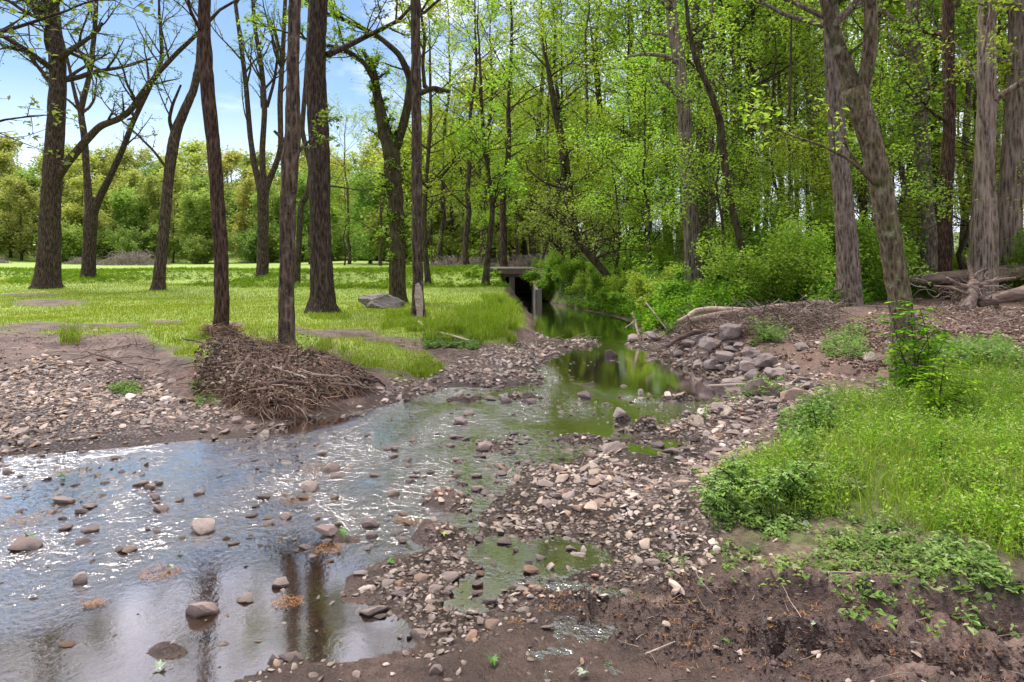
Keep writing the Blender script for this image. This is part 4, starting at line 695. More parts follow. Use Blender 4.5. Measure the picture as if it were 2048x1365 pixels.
cpart('back_shade', [(-.3, .95, 33.3, 33.5, -.3, 1.12)], CONCD)  # added plate shutting daylight out of the far end, keeps the opening dark
def prism(name, P, thick, mat):
    """upright plate through plan points, given as (x, y, ztop)"""
    g = Geo(); P = np.array(P, float)
    for a, b in zip(P[:-1], P[1:]):
        d = (b - a)[:2]; nn = np.array([-d[1], d[0]]) / np.linalg.norm(d) * thick; V = []
        for q in (a, b):
            for s in (0, 1):
                V += [[q[0] + nn[0] * s, q[1] + nn[1] * s, -.3], [q[0] + nn[0] * s, q[1] + nn[1] * s, q[2]]]
        g.add(np.array(V) - C0, np.array([[0, 4, 5, 1], [2, 3, 7, 6], [1, 5, 7, 3], [0, 2, 6, 4], [0, 1, 3, 2], [4, 6, 7, 5]]))
    return link(name, g.mesh(name, mat, False), cul)
prism('wingwall', [(-1.0, 28.5, 1.15), (-.72, 27.6, .75), (-.45, 26.9, .35)], .13, CONC)
prism('wingwall', [(.95, 28.72, .95), (1.05, 27.3, .52)], -.12, CONC)
cpart('end_post', [(1.03, 1.19, 27.08, 27.3, -.3, .56)], CONC)
rs = np.random.RandomState(8); T = np.c_[rs.uniform(.55, 1.15, 500), rs.uniform(28.35, 28.6, 500), 1.2 + rs.uniform(-.5, .16, 500) * rs.rand(500)]; T2 = np.c_[rs.uniform(-.95, -.3, 900), rs.uniform(28.5, 28.85, 900), rs.uniform(.05, 1.15, 900)]
link('creeper', leafmesh('creeper', np.concatenate([T, T2]) - C0, .07, rs, LF['fresh'], nspread=.04), cul)
# ------------------------------------------------------------------ rocks
import bmesh
def ico(sub):
    bm = bmesh.new(); bmesh.ops.create_icosphere(bm, subdivisions=sub, radius=1); V = np.array([v.co[:] for v in bm.verts]); T = np.array([[v.index for v in f.verts] for f in bm.faces]); bm.free(); return V, T
ICO = {k: ico(k) for k in (1, 2, 3, 4)}
def rockV(rs, sub=3, ax=(1, .8, .55), cuts=16, lo=.36, hi=.86, rough=.05):
    V = ICO[sub][0].copy(); V = V + .12 * np.sin(V @ rs.normal(0, 1.5, (3, 3)) + rs.rand(3) * 6)
    for _ in range(cuts):
        n = rs.normal(0, 1, 3); n /= np.linalg.norm(n); d = rs.uniform(lo, hi); ov = np.maximum(V @ n - d, 0); V = V - ov[:, None] * n * .94
    for f, a in ((3.5, 1), (8, .5), (17, .3)):
        q = V * f; s_ = np.sin(q @ rs.normal(0, .8, (3, 3)) + rs.rand(3) * 6); V = V * (1 + rough * a * s_.mean(1, keepdims=True) * 1.6)
    return V * np.array(ax)
def mk_rock(name, rs, label, cat, group, px=None, py=None, w_=None, hf=.6, xyz=None, sub=3, mat=None, embed=.25, ax=None, me=None, lo=.36, hi=.86, rough=.07):
    if xyz is None:
        g = ground_px(px, py); X, Y, z = g; rad_ = w_ * Y / F / 2
    else: X, Y, z = xyz; rad_ = w_ / 2
    if me is None: me = mkmesh('rock', rockV(rs, sub, ax or (1, rs.uniform(.6, .9), hf), lo=lo, hi=hi, rough=rough), [ICO[sub][1]], [mat or ROCK], False)
    zz = float(hgt(np.array([X]), np.array([Y]))[0]); o = link(name, me, None, (X, Y, (zz + rad_ * hf * (1 - 2 * embed) * .8) if zz > .02 else rad_ * hf * .22 + max(zz, 0))); o.scale = (rad_, rad_, rad_); o.rotation_euler = (rs.normal(0, .12), rs.normal(0, .12), rs.uniform(-.5, .5) + math.pi * rs.randint(2))
    return tag(o, label, cat, group)
rs = np.random.RandomState(77)
NAMED = [  # px, py(base), width px, height/width, label
    (410, 1225, 68, .75, 'knobbly brown boulder in the shallows with the mirrored trunks beside it'), (490, 1200, 52, .6, 'smaller angular rock right beside the knobbly brown boulder in the shallows'), (625, 978, 54, .5, 'smooth pale rounded rock in the stream with a thin stick upright behind it'),
    (658, 942, 46, .6, 'pointed brownish rock resting on the orange needle raft above the smooth pale rock'), (412, 1062, 76, .42, 'wide low grey-brown rock in mid stream'), (182, 1060, 50, .4, 'flat tan rock alone in the rippling shallows'), (50, 1098, 78, .45, 'dark sloping rock with green slime at the very edge of the stream'),
    (132, 1005, 52, .5, 'grey stone with a flat tilted top in the upper ripples'), (320, 1022, 42, .5, 'squat two-tier stone in the ripples'), (15, 948, 26, .65, 'small dark pointed stone at the picture edge near the gravel'), (230, 918, 26, .5, 'small dark stone just off the gravel bar'), (162, 1165, 42, .7, 'blunt upright stone with reddish stain standing in the shallows'),
    (400, 988, 32, .45, 'dark stone with a twig sticking out of it'), (572, 1035, 38, .55, 'round brown stone next to the floating needle mat'), (655, 1065, 62, .4, 'long flat stone heading a line of three in the stream'), (742, 1052, 40, .7, 'peaked stone behind the long flat one'), (745, 1075, 36, .5, 'lumpy stone beside the clump of leaves in the stream'),
    (790, 990, 34, .5, 'square-sided tan stone lit on top in mid stream'), (835, 948, 22, .7, 'small round dark stone standing clear in the upper stream'), (925, 848, 36, .7, 'upright knobbly pale stone on the shoal below the pool'), (1172, 796, 44, .5, 'flat-topped light stone in the riffle below the green pool'), (1240, 832, 46, .5, 'bright pink-white stone cluster head in the riffle'),
    (1228, 903, 62, .62, 'large angular stone beside the brown puddle'), (970, 900, 46, .6, 'blocky pale stone crowning the central shoal'), (1012, 805, 34, .6, 'reddish split stone in the shoal below the gravel spit'), (1060, 806, 44, .5, 'grey broken slab in the shoal with a white stick'), (980, 800, 34, .5, 'orange-brown stone edging the shoal'),
    (1310, 1130, 46, .6, 'smooth cream-coloured egg-shaped stone where gravel meets mud'), (1060, 1145, 50, .4, 'flat whitish slab at the lip of the dark puddle'), (755, 1225, 62, .4, 'broad pale slab at the end of the stony spit'), (905, 1160, 56, .35, 'wide tan slab beside the silvery puddle'), (840, 1275, 60, .4, 'low tan slab in the mud below the mirrored branches'),
    (800, 1190, 46, .45, 'grey oval slab on the stony spit'), (560, 1172, 52, .45, 'flat brown stone at the tip of the spit touching the mirrored trunks'), (760, 1235, 30, .4, 'cream wedge stone beside the broad pale slab'), (1120, 950, 40, .5, 'flat tan stone on the gravel shore with a stick leaning on it'), (1190, 990, 36, .55, 'round pinkish stone half-way down the gravel shore'),
    (1588, 875, 60, .8, 'white-topped rounded stone at the edge of the weeds'), (1500, 985, 70, .45, 'pinkish ridged slab below the weeds'), (1580, 925, 44, .6, 'pale fractured stone between weeds and gravel'), (1440, 965, 50, .45, 'rust-stained stone with a light flat top'), (1475, 925, 46, .6, 'rust-red split stone behind the leafy seedlings'),
    (1580, 805, 64, .85, 'large leaning triangular stone propped against the dark block'), (1735, 722, 42, .6, 'orange-tan stone lying on the dirt under the leaning trunk'), (45, 870, 40, .55, 'large cream stone on the gravel bar near the picture edge'), (362, 845, 28, .7, 'white upright stone at the foot of the gravel bar'), (300, 808, 24, .6, 'yellowish round stone on the bare mud of the bar'),
    (470, 850, 30, .7, 'reddish wedge stone at the toe of the debris pile'), (500, 860, 34, .5, 'pale pointed stone in the group at the toe of the debris pile'), (450, 868, 24, .5, 'orange block stone on the waterline by the debris pile'), (130, 1290, 40, .3, 'half-drowned dark stone in the low water'), (590, 1320, 60, .4, 'grey stone on the lowest mud bank'), (545, 1325, 34, .7, 'dark wedge beside the grey stone on the lowest bank'),
    (870, 1345, 44, .4, 'muddy flat stone on the lowest bank'), (1140, 1100, 28, .5, 'dull brown stone beyond the dark puddle')]
for px, py, wd, hf, lab in NAMED: mk_rock('rock', rs, lab, 'rock', None, px, py, wd * 1.05, hf, sub=4, embed=.3)
ROCKP = m_rock('purple_stone', pal=[(0, (.21, .165, .15)), (.35, (.30, .23, .20)), (.6, (.25, .205, .195)), (.85, (.36, .28, .24)), (1, (.19, .165, .16))])
BIG = [(1378, 696, 38, .6, 'rounded grey-brown boulder at the head of the bank pile'), (1455, 690, 62, .75, 'largest purple-brown boulder of the bank pile, under the driftwood'), (1418, 712, 44, .6, 'cobble-sized brown boulder in front of the largest one'), (1448, 728, 44, .6, 'squarish grey boulder low in the bank pile'), (1425, 738, 34, .6, 'pinkish pointed boulder at the water edge of the pile'), (1500, 716, 40, .7, 'purple boulder tucked beneath the upright root'), (1535, 735, 52, .65, 'broad flat-faced violet boulder midway along the pile'),
       (1500, 750, 52, .62, 'clean-cut grey boulder with a rusty base'), (1550, 758, 50, .6, 'pale grey boulder behind the long bare branch'), (1480, 742, 30, .7, 'narrow boulder wedged between two larger ones'), (1335, 700, 30, .5, 'low boulder at the start of the pile by the stream neck'), (1310, 684, 44, .45, 'long tan boulder beside the bank roots at the stream neck'), (1270, 682, 34, .5, 'flat brown boulder lying at the stream neck'),
       (1600, 700, 36, .7, 'boulder half buried in the dirt above the pile'), (1395, 735, 30, .6, 'small rounded boulder at the foot of the pile'), (1360, 718, 28, .6, 'light boulder near the waterline of the pile'), (1470, 770, 50, .4, 'wet slab lying in front of the pile'), (1400, 690, 34, .7, 'dark grey boulder wedged behind the rounded one')]
for px, py, wd, hf, lab in BIG: mk_rock('boulder', rs, lab, 'boulder', None, px, py, wd * 1.15, hf * 1.0, sub=4, embed=.12, lo=.42, mat=ROCKP)
mk_rock('boulder', rs, 'black wet boulder standing in the green pool', 'boulder', None, 1222, 713, 38, .75, sub=4, mat=ROCKD, embed=.2)
mk_rock('boulder', rs, 'dark square-cut block wedged beneath the long bare branch', 'boulder', None, 1520, 795, 78, .55, sub=4, mat=ROCKD, embed=.2, lo=.62, hi=.8)
mk_rock('boulder', rs, 'pitted flat boulder lying in the lawn grass beside the mossy tree', 'boulder', None, 755, 618, 88, .46, sub=4, embed=.16, rough=.16, lo=.55, ax=(1, .7, .46), mat=m_rock('pitted_stone', pal=[(0, (.22, .19, .165)), (1, (.22, .19, .165))]))
# unnamed cobbles, grouped by place
ROCKSETS = [('left', GVL, 40, (14, 32), 'tan cobble among the loose stones of the gravel bar', 'cobbles of the gravel bar'), ('mid', [(880, 790), (930, 745), (1000, 715), (1100, 690), (1290, 684), (1300, 700), (1150, 700), (1090, 730), (1085, 770), (950, 782)], 30, (12, 24), 'pinkish cobble on the stony spit between stream and green pool', 'cobbles of the spit by the pool'),
            ('bank', [(1430, 830), (1580, 770), (1650, 800), (1600, 860), (1480, 930), (1300, 1000), (1180, 1020), (1000, 1040), (1100, 950), (1300, 900)], 90, (20, 44), 'pinkish cobble on the stony shore below the weeds', 'cobbles of the stony shore'),
            ('heap', [(1300, 684), (1400, 665), (1500, 700), (1600, 740), (1640, 790), (1520, 775), (1380, 735), (1310, 705)], 55, (28, 54), 'brownish boulder packed in the heap along the pool edge', 'boulders heaped along the pool'), ('strm', [(560, 1000), (700, 900), (900, 790), (1250, 800), (1360, 800), (1250, 870), (1000, 960), (880, 1080), (700, 1130), (500, 1100), (200, 1120), (80, 1020), (300, 960)], 80, (14, 38), 'low stone breaking the surface of the running stream', 'stones breaking the stream surface'),
            ('spit', [(650, 1150), (900, 1080), (1000, 1060), (1150, 1160), (1000, 1260), (860, 1300), (800, 1180)], 34, (18, 38), 'muddy flat stone among the wet stones around the puddles', 'flat stones around the puddles')]
MESH = [mkmesh('rock', rockV(rs, 3, (1, rs.uniform(.6, .9), rs.uniform(.4, .62))), [ICO[3][1]], [ROCK], False) for _ in range(14)]
MESHP = [mkmesh('rock', rockV(rs, 3, (1, rs.uniform(.65, .9), rs.uniform(.5, .7))), [ICO[3][1]], [ROCKP], False) for _ in range(9)]
tot = 0
for nm, poly, n, (a, b), lab, grp in sorted(ROCKSETS, key=lambda q: q[0] == 'bank'):
    P = np.array(poly, float); k = 0; lo = np.maximum(P.min(0), [-40, 0]); hi = P.max(0)
    while k < n and tot < 299:
        x = rs.uniform(lo[0], hi[0]); y = rs.uniform(lo[1], hi[1])
        if polysd(np.array([x]), np.array([y]), P)[0] < 0: continue
        sc = np.interp(y, [700, 1000, 1300], [.75, 1, 1.25]); mk_rock('stone', rs, lab, 'stone', grp, x, y, rs.uniform(a, b) * sc, .5, me=MESHP[rs.randint(9)] if nm == 'heap' else MESH[rs.randint(14)], embed=.25); k += 1; tot += 1
# gravel: the countless rest, one object
def gravel():
    rs = np.random.RandomState(5); base = [(rockV(rs, 1, (1, rs.uniform(.55, .95), rs.uniform(.25, .5)), cuts=6, rough=0)) for _ in range(16)]; base2 = [(rockV(rs, 2, (1, rs.uniform(.55, .95), rs.uniform(.25, .5)), cuts=9, rough=.03)) for _ in range(16)]
    N = 150000; th_ = rs.uniform(-1.05, .8, N) ; Y = np.exp(rs.uniform(np.log(2.0), np.log(20), N)); X = th_ * Y; z = hgt(X, Y); mk_ = masks(X, Y, np.maximum(z, 0)); px, py = pxof(X, Y, np.maximum(z, 0))
    d = water_sd(X, Y); n_ = fbm(X * 1.6, Y * 1.6, 91, 3)
    dens = mk_['gravel'] * np.where(n_ > .38, .9, .25) * np.where(z > -.02, 1, .25); dens = np.maximum(dens, .16 * sstep(-.5, 0, -np.abs(d)) * (Y < 14) * (z > -.05)); dens = np.where(mk_['lawn'] > .5, .01, dens); dens = np.where(mk_['weeds'] > .5, .03, dens)
    dens = np.maximum(dens, .5 * (shoalmask(X, Y) > .5)); dens *= np.clip(Y / 9, .30, 1); dens = np.maximum(dens, .012 * (Y < 8)); dens = np.where((d > .25) & (shoalmask(X, Y) < .4), dens * .30, dens); dens = np.maximum(dens, mk_['litter'] * .06)
    emer = (fbm(X * 1.5, Y * 1.5, 121, 3) > .5) & (rs.rand(N) < np.where(px < 900, .085, .10) * np.where((py > 1080) & (px < 850), .12, 1)) & (z < 0) & (Y < 12); keep = (rs.rand(N) < dens) | emer; emer = emer[keep]; X = X[keep]; Y = Y[keep]; z = z[keep]; n = len(X); s = np.exp(rs.normal(math.log(.022), .48, n)) * np.clip(.55 + Y * .085, .6, 1.45); s = np.clip(s, .006, .085)
    s = s * np.where(Y < 4.5, .8, 1); s = np.where(emer, np.clip(s * 1.3, .015, .07), s); z = np.where(emer, np.maximum(z, -.25 * s), z); pal = np.array([(.25, .195, .16), (.33, .265, .21), (.42, .35, .29), (.19, .15, .135), (.31, .20, .13), (.50, .43, .38), (.24, .215, .21), (.12, .088, .075)]); ci = rs.choice(8, n, p=[.2, .22, .16, .13, .07, .07, .09, .06]); colr = pal[ci] * np.array([1.18, 1.13, 1.08]) * rs.uniform(.75, 1.25, (n, 1))
    VV, TT_, CC = [], [], []; off = 0; kb = rs.randint(16, size=n); bigm = (s * F / Y > 7)
    for k in range(16):
        for flag, bs, ic in ((False, base, 1), (True, base2, 2)):
            m = (kb == k) & (bigm == flag); c = m.sum()
            if not c: continue
            a = rs.uniform(0, 6.28, c); ta = rs.normal(0, .28, c); tb = rs.normal(0, .28, c); v = bs[k]; t = ICO[ic][1]
            x0, y0, z0 = v[:, 0][None], v[:, 1][None], v[:, 2][None]; xr = x0 * np.cos(a)[:, None] - y0 * np.sin(a)[:, None]; yr = x0 * np.sin(a)[:, None] + y0 * np.cos(a)[:, None]; zr = z0 + xr * ta[:, None] + yr * tb[:, None]
            V = np.stack([X[m][:, None] + xr * s[m][:, None], Y[m][:, None] + yr * s[m][:, None], z[m][:, None] + (zr + .10) * s[m][:, None]], -1)
            VV.append(V.reshape(-1, 3)); TT_.append((t[None] + (np.arange(c) * len(v))[:, None, None] + off).reshape(-1, 3)); CC.append(np.repeat(colr[m], len(v), 0)); off += c * len(v)
    print('gravel', n, off); return mkmesh('gravel', np.concatenate(VV), [np.concatenate(TT_)], [GRAV], False, dict(tint=np.concatenate(CC)))
tag(link('gravel', gravel()), 'loose pinkish gravel covering the creek shores', 'gravel', kind='stuff')
# ------------------------------------------------------------------ blades and leafy ground plants
def blades(X, Y, z, h, wd, rs, cols, bend=.5, seg=2):
    n = len(X); az = rs.uniform(0, 6.28, n); dx = np.cos(az); dy = np.sin(az); fz = rs.uniform(0, 6.28, n); wx = np.cos(fz) * wd / 2; wy = np.sin(fz) * wd / 2; b = bend * h * rs.rand(n)
    col = cols[rs.randint(len(cols), size=n)] * rs.uniform(.75, 1.2, (n, 1)); B0 = np.stack([X, Y, z - .01], 1); W = np.stack([wx, wy, 0 * wx], 1); D = np.stack([dx, dy, 0 * dx], 1)
    if seg == 1:
        tip = B0 + D * b[:, None] + np.array([0, 0, 1]) * h[:, None]; V = np.stack([B0 - W, B0 + W, tip], 1).reshape(-1, 3); T = np.arange(n * 3).reshape(-1, 3); return V, None, T, np.repeat(col, 3, 0)
    m = B0 + D * (b * .3)[:, None] + np.array([0, 0, 1]) * (h * .6)[:, None]; tip = B0 + D * b[:, None] * 1.1 + np.array([0, 0, 1]) * (h * .97)[:, None]
    V = np.stack([B0 - W, B0 + W, m + W * .75, m - W * .75, tip], 1).reshape(-1, 3); i = np.arange(n)[:, None] * 5; return V, i + np.array([[0, 1, 2, 3]]), i + np.array([[3, 2, 4]]), np.repeat(col, 5, 0)
def sample(n, a0, a1, y0, y1, key, rs, thr=.5):
    Y = np.exp(rs.uniform(math.log(y0), math.log(y1), n)); X = rs.uniform(a0, a1, n) * Y; z = hgt(X, Y); m = masks(X, Y, np.maximum(z, 0)); k = (rs.rand(n) < np.clip((m[key] - .25) * 1.6, 0, 1)) & (z > .03); return X[k], Y[k], z[k]
YG = np.array([(.25, .38, .022), (.32, .46, .028), (.20, .33, .02), (.38, .48, .045), (.29, .43, .02), (.42, .44, .12)]) * [1.14, .98, 1.0]
rs = np.random.RandomState(11); g = Geo()
X, Y, z = sample(260000, -1.05, .05, 8.5, 38, 'lawn', rs); hh = rs.uniform(.03, .085, len(X)) * (1 + (fbm(X * .8, Y * .8, 3, 3) - .4)); V, Q, T, c = blades(X, Y, z, hh, .007 + Y * .00045, rs, YG, seg=1); g.add(V, Q, T); g.A[-1] = c
# longer tufts at the bank edge and round the trunks
def inpoly(n, P, z0, rs):
    P = np.array(P, float); px = rs.uniform(P[:, 0].min(), P[:, 0].max(), n); py = rs.uniform(P[:, 1].min(), P[:, 1].max(), n); sc_ = math.sqrt(max(1, np.ptp(P[:, 0]) * np.ptp(P[:, 1]))) * .16; k = polysd(px, py, P) + (fbm(px / 16, py / 9, 33, 3) - .45) * 3.2 * sc_ > sc_ * .3; px = px[k]; py = py[k]; z_ = z0 + 0 * px
    for _ in range(4): Y_ = F * (H - z_) / (py - YH); X_ = (px - CX) * Y_ / F; z_ = .5 * z_ + .5 * hgt(X_, Y_)
    z_ = hgt(X_, Y_); q = z_ > .02; return X_[q], Y_[q], z_[q]
TG = [([(850, 660), (880, 640), (1000, 600), (1045, 622), (1050, 655), (1010, 678), (930, 690), (860, 690)], 10000, .10, .28, .45), ([(800, 745), (850, 722), (890, 738), (860, 758)], 1500, .08, .16, .2), ([(610, 690), (660, 684), (760, 730), (740, 738), (650, 708)], 2500, .06, .16, .4), ([(300, 672), (600, 672), (600, 686), (470, 672), (400, 692), (300, 695)], 1500, .08, .22, .5),
      ([(780, 625), (860, 622), (870, 665), (760, 660)], 3500, .07, .17, .42), ([(120, 672), (160, 672), (160, 690), (120, 690)], 260, .1, .3, .42), ([(610, 640), (690, 640), (700, 628), (600, 628)], 700, .06, .14, .5), ([(960, 600), (1015, 596), (1010, 610), (970, 612)], 2500, .1, .25, .5)]
for P, n, h0, h1, z0 in TG:
    X, Y, z = inpoly(n, P, z0, rs); V, Q, T, c = blades(X, Y, z, rs.uniform(h0, h1, len(X)) * (.45 + 1.1 * fbm(X * 2.5, Y * 2.5, 15, 2)), .006 + Y * .0005, rs, YG * [.8, .95, .9], bend=.8); g.add(V, Q, T); g.A[-1] = c
tag(link('grass', g.mesh('grass', GRS, False, tint=True)), 'short bright yellow-green grass of the lawn', 'grass', kind='stuff')
# weeds on the near bank
rs = np.random.RandomState(12); g = Geo()
X, Y, z = sample(86000, .12, 1.45, 2.6, 10.5, 'weeds', rs); V, Q, T, c = blades(X, Y, z, rs.uniform(.05, .22, len(X)), rs.uniform(.003, .007, len(X)), rs, YG * [.85, 1, 1.2], bend=.9); g.add(V, Q, T); g.A[-1] = c
def sprigs(X, Y, z, h0, h1, nl, ls, rs, pal, g, asp=.5, up=.5):
    n = len(X); h = rs.uniform(h0, h1, n); t = rs.uniform(.15, 1.0, (n, nl)); az = rs.uniform(0, 6.28, (n, 1)); ln = rs.uniform(0, .5, (n, 1)) * h[:, None]; r_ = ls * (.4 + .8 * rs.rand(n, nl)); a = rs.uniform(0, 6.28, (n, nl))
    P = np.stack([X[:, None] + np.cos(az) * ln * t + np.cos(a) * r_, Y[:, None] + np.sin(az) * ln * t + np.sin(a) * r_, z[:, None] + h[:, None] * t], -1).reshape(-1, 3)
    V, Q, tt = leaves(P, ls, rs, asp=asp, up=up); col = np.repeat(np.repeat(pal[rs.randint(len(pal), size=n)] * rs.uniform(.7, 1.2, (n, 1)), nl, 0), 4, 0); g.add(V, Q); g.A[-1] = col
WG = np.array([(.20, .37, .03), (.27, .45, .04), (.33, .48, .06), (.15, .28, .035), (.42, .50, .16)]) * 1.12; CG = np.array([(.20, .34, .07), (.26, .41, .09), (.31, .45, .11), (.18, .30, .08), (.36, .45, .18)])
X, Y, z = sample(50000, .15, 1.45, 2.6, 10.5, 'weeds', rs); k = (rs.rand(len(X)) < .9) & (fbm(X * 1.7, Y * 1.7, 8, 3) > np.where(Y < 5, .47, .33)); sprigs(X[k], Y[k], z[k], .06, .24, 9, .024, rs, WG, g, asp=.45)
tag(link('weeds', g.mesh('weeds', GRS, False, tint=True)), 'dense yellow-green cleavers and grass on the near bank', 'weeds', kind='stuff')
rs = np.random.RandomState(13); g = Geo()
X, Y, z = sample(9000, .1, .9, 3.0, 6.5, 'cover', rs); k = fbm(X * 4, Y * 4, 14, 3) > .47; X, Y, z = X[k], Y[k], z[k]; sprigs(X, Y, z, .01, .09, 8, .032, rs, CG, g, asp=.5, up=1.0)
X, Y, z = inpoly(1100, [(1420, 1010), (1500, 905), (1620, 900), (1720, 990), (1560, 1060)], .2, rs); k = fbm(X * 3.2, Y * 3.2, 44, 3) > .46; sprigs(X[k], Y[k], z[k], .015, .10, 8, .042, rs, CG * [1.1, 1.02, 1.1], g, asp=.55, up=1.0)
X, Y, z = inpoly(900, [(1440, 1060), (1560, 1040), (1900, 1090), (2000, 1180), (1700, 1170), (1420, 1130)], .15, rs); k = fbm(X * 3, Y * 3, 4, 2) > .42; sprigs(X[k], Y[k], z[k], .01, .05, 6, .035, rs, CG * [1, .9, 1], g, asp=.5, up=1.2)
for P, n, z0, ls in [([(1500, 658), (1560, 655), (1590, 690), (1520, 700)], 160, .7, .05), ([(1640, 680), (1730, 660), (1740, 720), (1650, 715)], 120, .55, .05), ([(1850, 690), (2010, 690), (2048, 730), (1880, 745)], 700, .55, .045), ([(850, 672), (960, 680), (950, 700), (850, 700)], 1100, .25, .04), ([(385, 765), (450, 755), (470, 800), (400, 815)], 130, .2, .04), ([(1560, 870), (1640, 800), (1670, 850), (1600, 930)], 420, .3, .05), ([(1420, 790), (1520, 760), (1600, 790), (1500, 800)], 60, .3, .05), ([(220, 775), (280, 770), (280, 790), (220, 790)], 60, .15, .035), ([(1380, 760), (1460, 830), (1400, 840)], 12, .1, .04), ([(1000, 1060), (1500, 1100), (1400, 1200), (1200, 1050)], 26, .05, .03), ([(1550, 1180), (2000, 1200), (2048, 1290), (1700, 1250)], 30, .15, .035)]:
    X, Y, z = inpoly(n * 2, P, z0, rs); sprigs(X, Y, z, .03, .25 if ls > .04 else .1, 9, ls, rs, CG, g, asp=.5, up=.6)
tag(link('ground_cover', g.mesh('ground_cover', LFT, False, tint=True)), 'leafy seedlings and creeping plants on the dirt and banks', 'ground cover', kind='stuff')
rs = np.random.RandomState(14); g = Geo(); DG = np.array([(.11, .26, .02), (.16, .34, .024), (.22, .42, .03), (.28, .46, .035), (.09, .20, .02)])
X, Y, z = sample(26000, .03, 1.0, 13.5, 60, 'wood', rs); k = ~((Y < 19) & (X > 1.9 + 0) & (masks(X, Y, z)['litter'] > .4)) & (water_sd(X, Y) < -.25); X, Y, z = X[k], Y[k], z[k]; sprigs(X, Y, z, .15, .65, 11, .085, rs, DG, g, asp=.55, up=.6)
X, Y, z = inpoly(9000, [(1085, 596), (1110, 575), (1250, 590), (1330, 640), (1345, 668), (1290, 662), (1262, 650), (1215, 634), (1150, 622), (1100, 612)], .45, rs); sprigs(X, Y, z, .08, .4, 11, .07, rs, DG, g, asp=.55, up=.6)
tag(link('undergrowth', g.mesh('undergrowth', LFT, False, tint=True)), 'knee-high green herbs carpeting the wood floor', 'undergrowth', kind='stuff')
# embankment and field-edge herbs
rs = np.random.RandomState(15); g = Geo(); Y = rs.uniform(24, 46, 26000); X = rs.uniform(-1.05, .02, 26000) * Y; z = hgt(X, Y); k = (z > .68) & (z < 1.5) & (rs.rand(26000) < .5 + .5 * (fbm(X * .5, Y * .5, 9, 3) > .5)) & ~((X > -1.4) & (X < 1.3) & (Y > 28)); sprigs(X[k], Y[k], z[k], .04, .2, 6, .085, rs, np.array([(.16, .27, .02), (.22, .34, .02), (.12, .22, .02)]), g)
tag(link('bank_weeds', g.mesh('bank_weeds', LFT, False, tint=True)), 'low green weeds over the road embankment', 'weeds', kind='stuff')
# ------------------------------------------------------------------ twigs, litter
def stick(g, p, d, L_, r0, rs, tint, wig=.12, n=6, sd=4, drop=0.0, end=.45):
    P = [np.array(p, float)]; d = np.array(d, float); d /= np.linalg.norm(d) + 1e-9
    for i in range(n - 1): d = d + rs.normal(0, wig, 3); d[2] -= drop; d /= np.linalg.norm(d); P.append(P[-1] + d * L_ / (n - 1))
    g.tube(np.array(P), np.linspace(r0, r0 * end, n), sd, tint=tint, cap=r0 > .008); return np.array(P)
SC = np.array([(.29, .22, .175), (.19, .135, .105), (.12, .08, .062), (.38, .31, .26), (.22, .155, .12)])
rs = np.random.RandomState(21); g = Geo()
def litter(n, P, z0, L0, L1, r0, pal, lay=.25):
    X, Y, z = inpoly(n, P, z0, rs)
    for x, y, h in zip(X, Y, z): a = rs.uniform(0, 6.28); L_ = rs.uniform(L0, L1); stick(g, (x, y, h + .006 + .02 * rs.rand()), (math.cos(a), math.sin(a) * .8, rs.uniform(-.02, lay)), L_, r0 * rs.uniform(.5, 1.3), rs, pal[rs.randint(len(pal))] * rs.uniform(.8, 1.15), n=5, sd=3)
litter(900, [(1330, 680), (1400, 640), (1620, 622), (1760, 630), (1900, 615), (2048, 610), (2048, 720), (1880, 745), (1700, 720), (1500, 700)], .7, .12, .55, .006, SC); litter(160, [(60, 690), (330, 680), (380, 760), (330, 800), (120, 720)], .3, .15, .6, .008, SC); litter(160, [(780, 640), (1000, 690), (900, 740), (760, 720)], .35, .15, .4, .006, SC)
litter(160, [(1450, 1080), (2048, 1100), (2048, 1365), (1100, 1365), (1250, 1180)], .12, .04, .22, .0022, SC); litter(160, [(1400, 780), (1600, 730), (1800, 770), (1500, 940)], .3, .1, .4, .005, SC); litter(140, [(1040, 680), (1300, 655), (1290, 690), (1050, 690)], .1, .1, .5, .008, SC)
tag(link('twig_litter', g.mesh('twig_litter', STK, True, tint=True)), 'scattered broken twigs over the dirt banks', 'twigs', kind='stuff')
rs = np.random.RandomState(22); n = 30000; X, Y, z = inpoly(n, [(1300, 690), (1400, 640), (1600, 620), (1760, 622), (1900, 605), (2200, 600), (2200, 730), (1900, 748), (1700, 725), (1500, 700)], .7, rs)
V, Q, tt = leaves(np.stack([X, Y, z + .012], 1), .055, rs, asp=.5, up=.9); pal = np.array([(.24, .15, .11), (.33, .23, .18), (.15, .085, .06), (.42, .33, .27), (.20, .12, .09)]); g = Geo(); g.add(V, Q); g.A[-1] = np.repeat(pal[rs.randint(5, size=len(X))], 4, 0)
X, Y, z = inpoly(2600, [(780, 650), (960, 690), (930, 740), (700, 712), (380, 700), (0, 700), (0, 650)], .4, rs); V, Q, tt = leaves(np.stack([X, Y, z + .01], 1), .045, rs, asp=.5, up=1.2); g.add(V, Q); g.A[-1] = np.repeat(pal[rs.randint(5, size=len(X))], 4, 0)
tag(link('leaf_litter', g.mesh('leaf_litter', STK, False, tint=True)), 'dead brown leaves strewn over the dirt', 'leaf litter', kind='stuff')
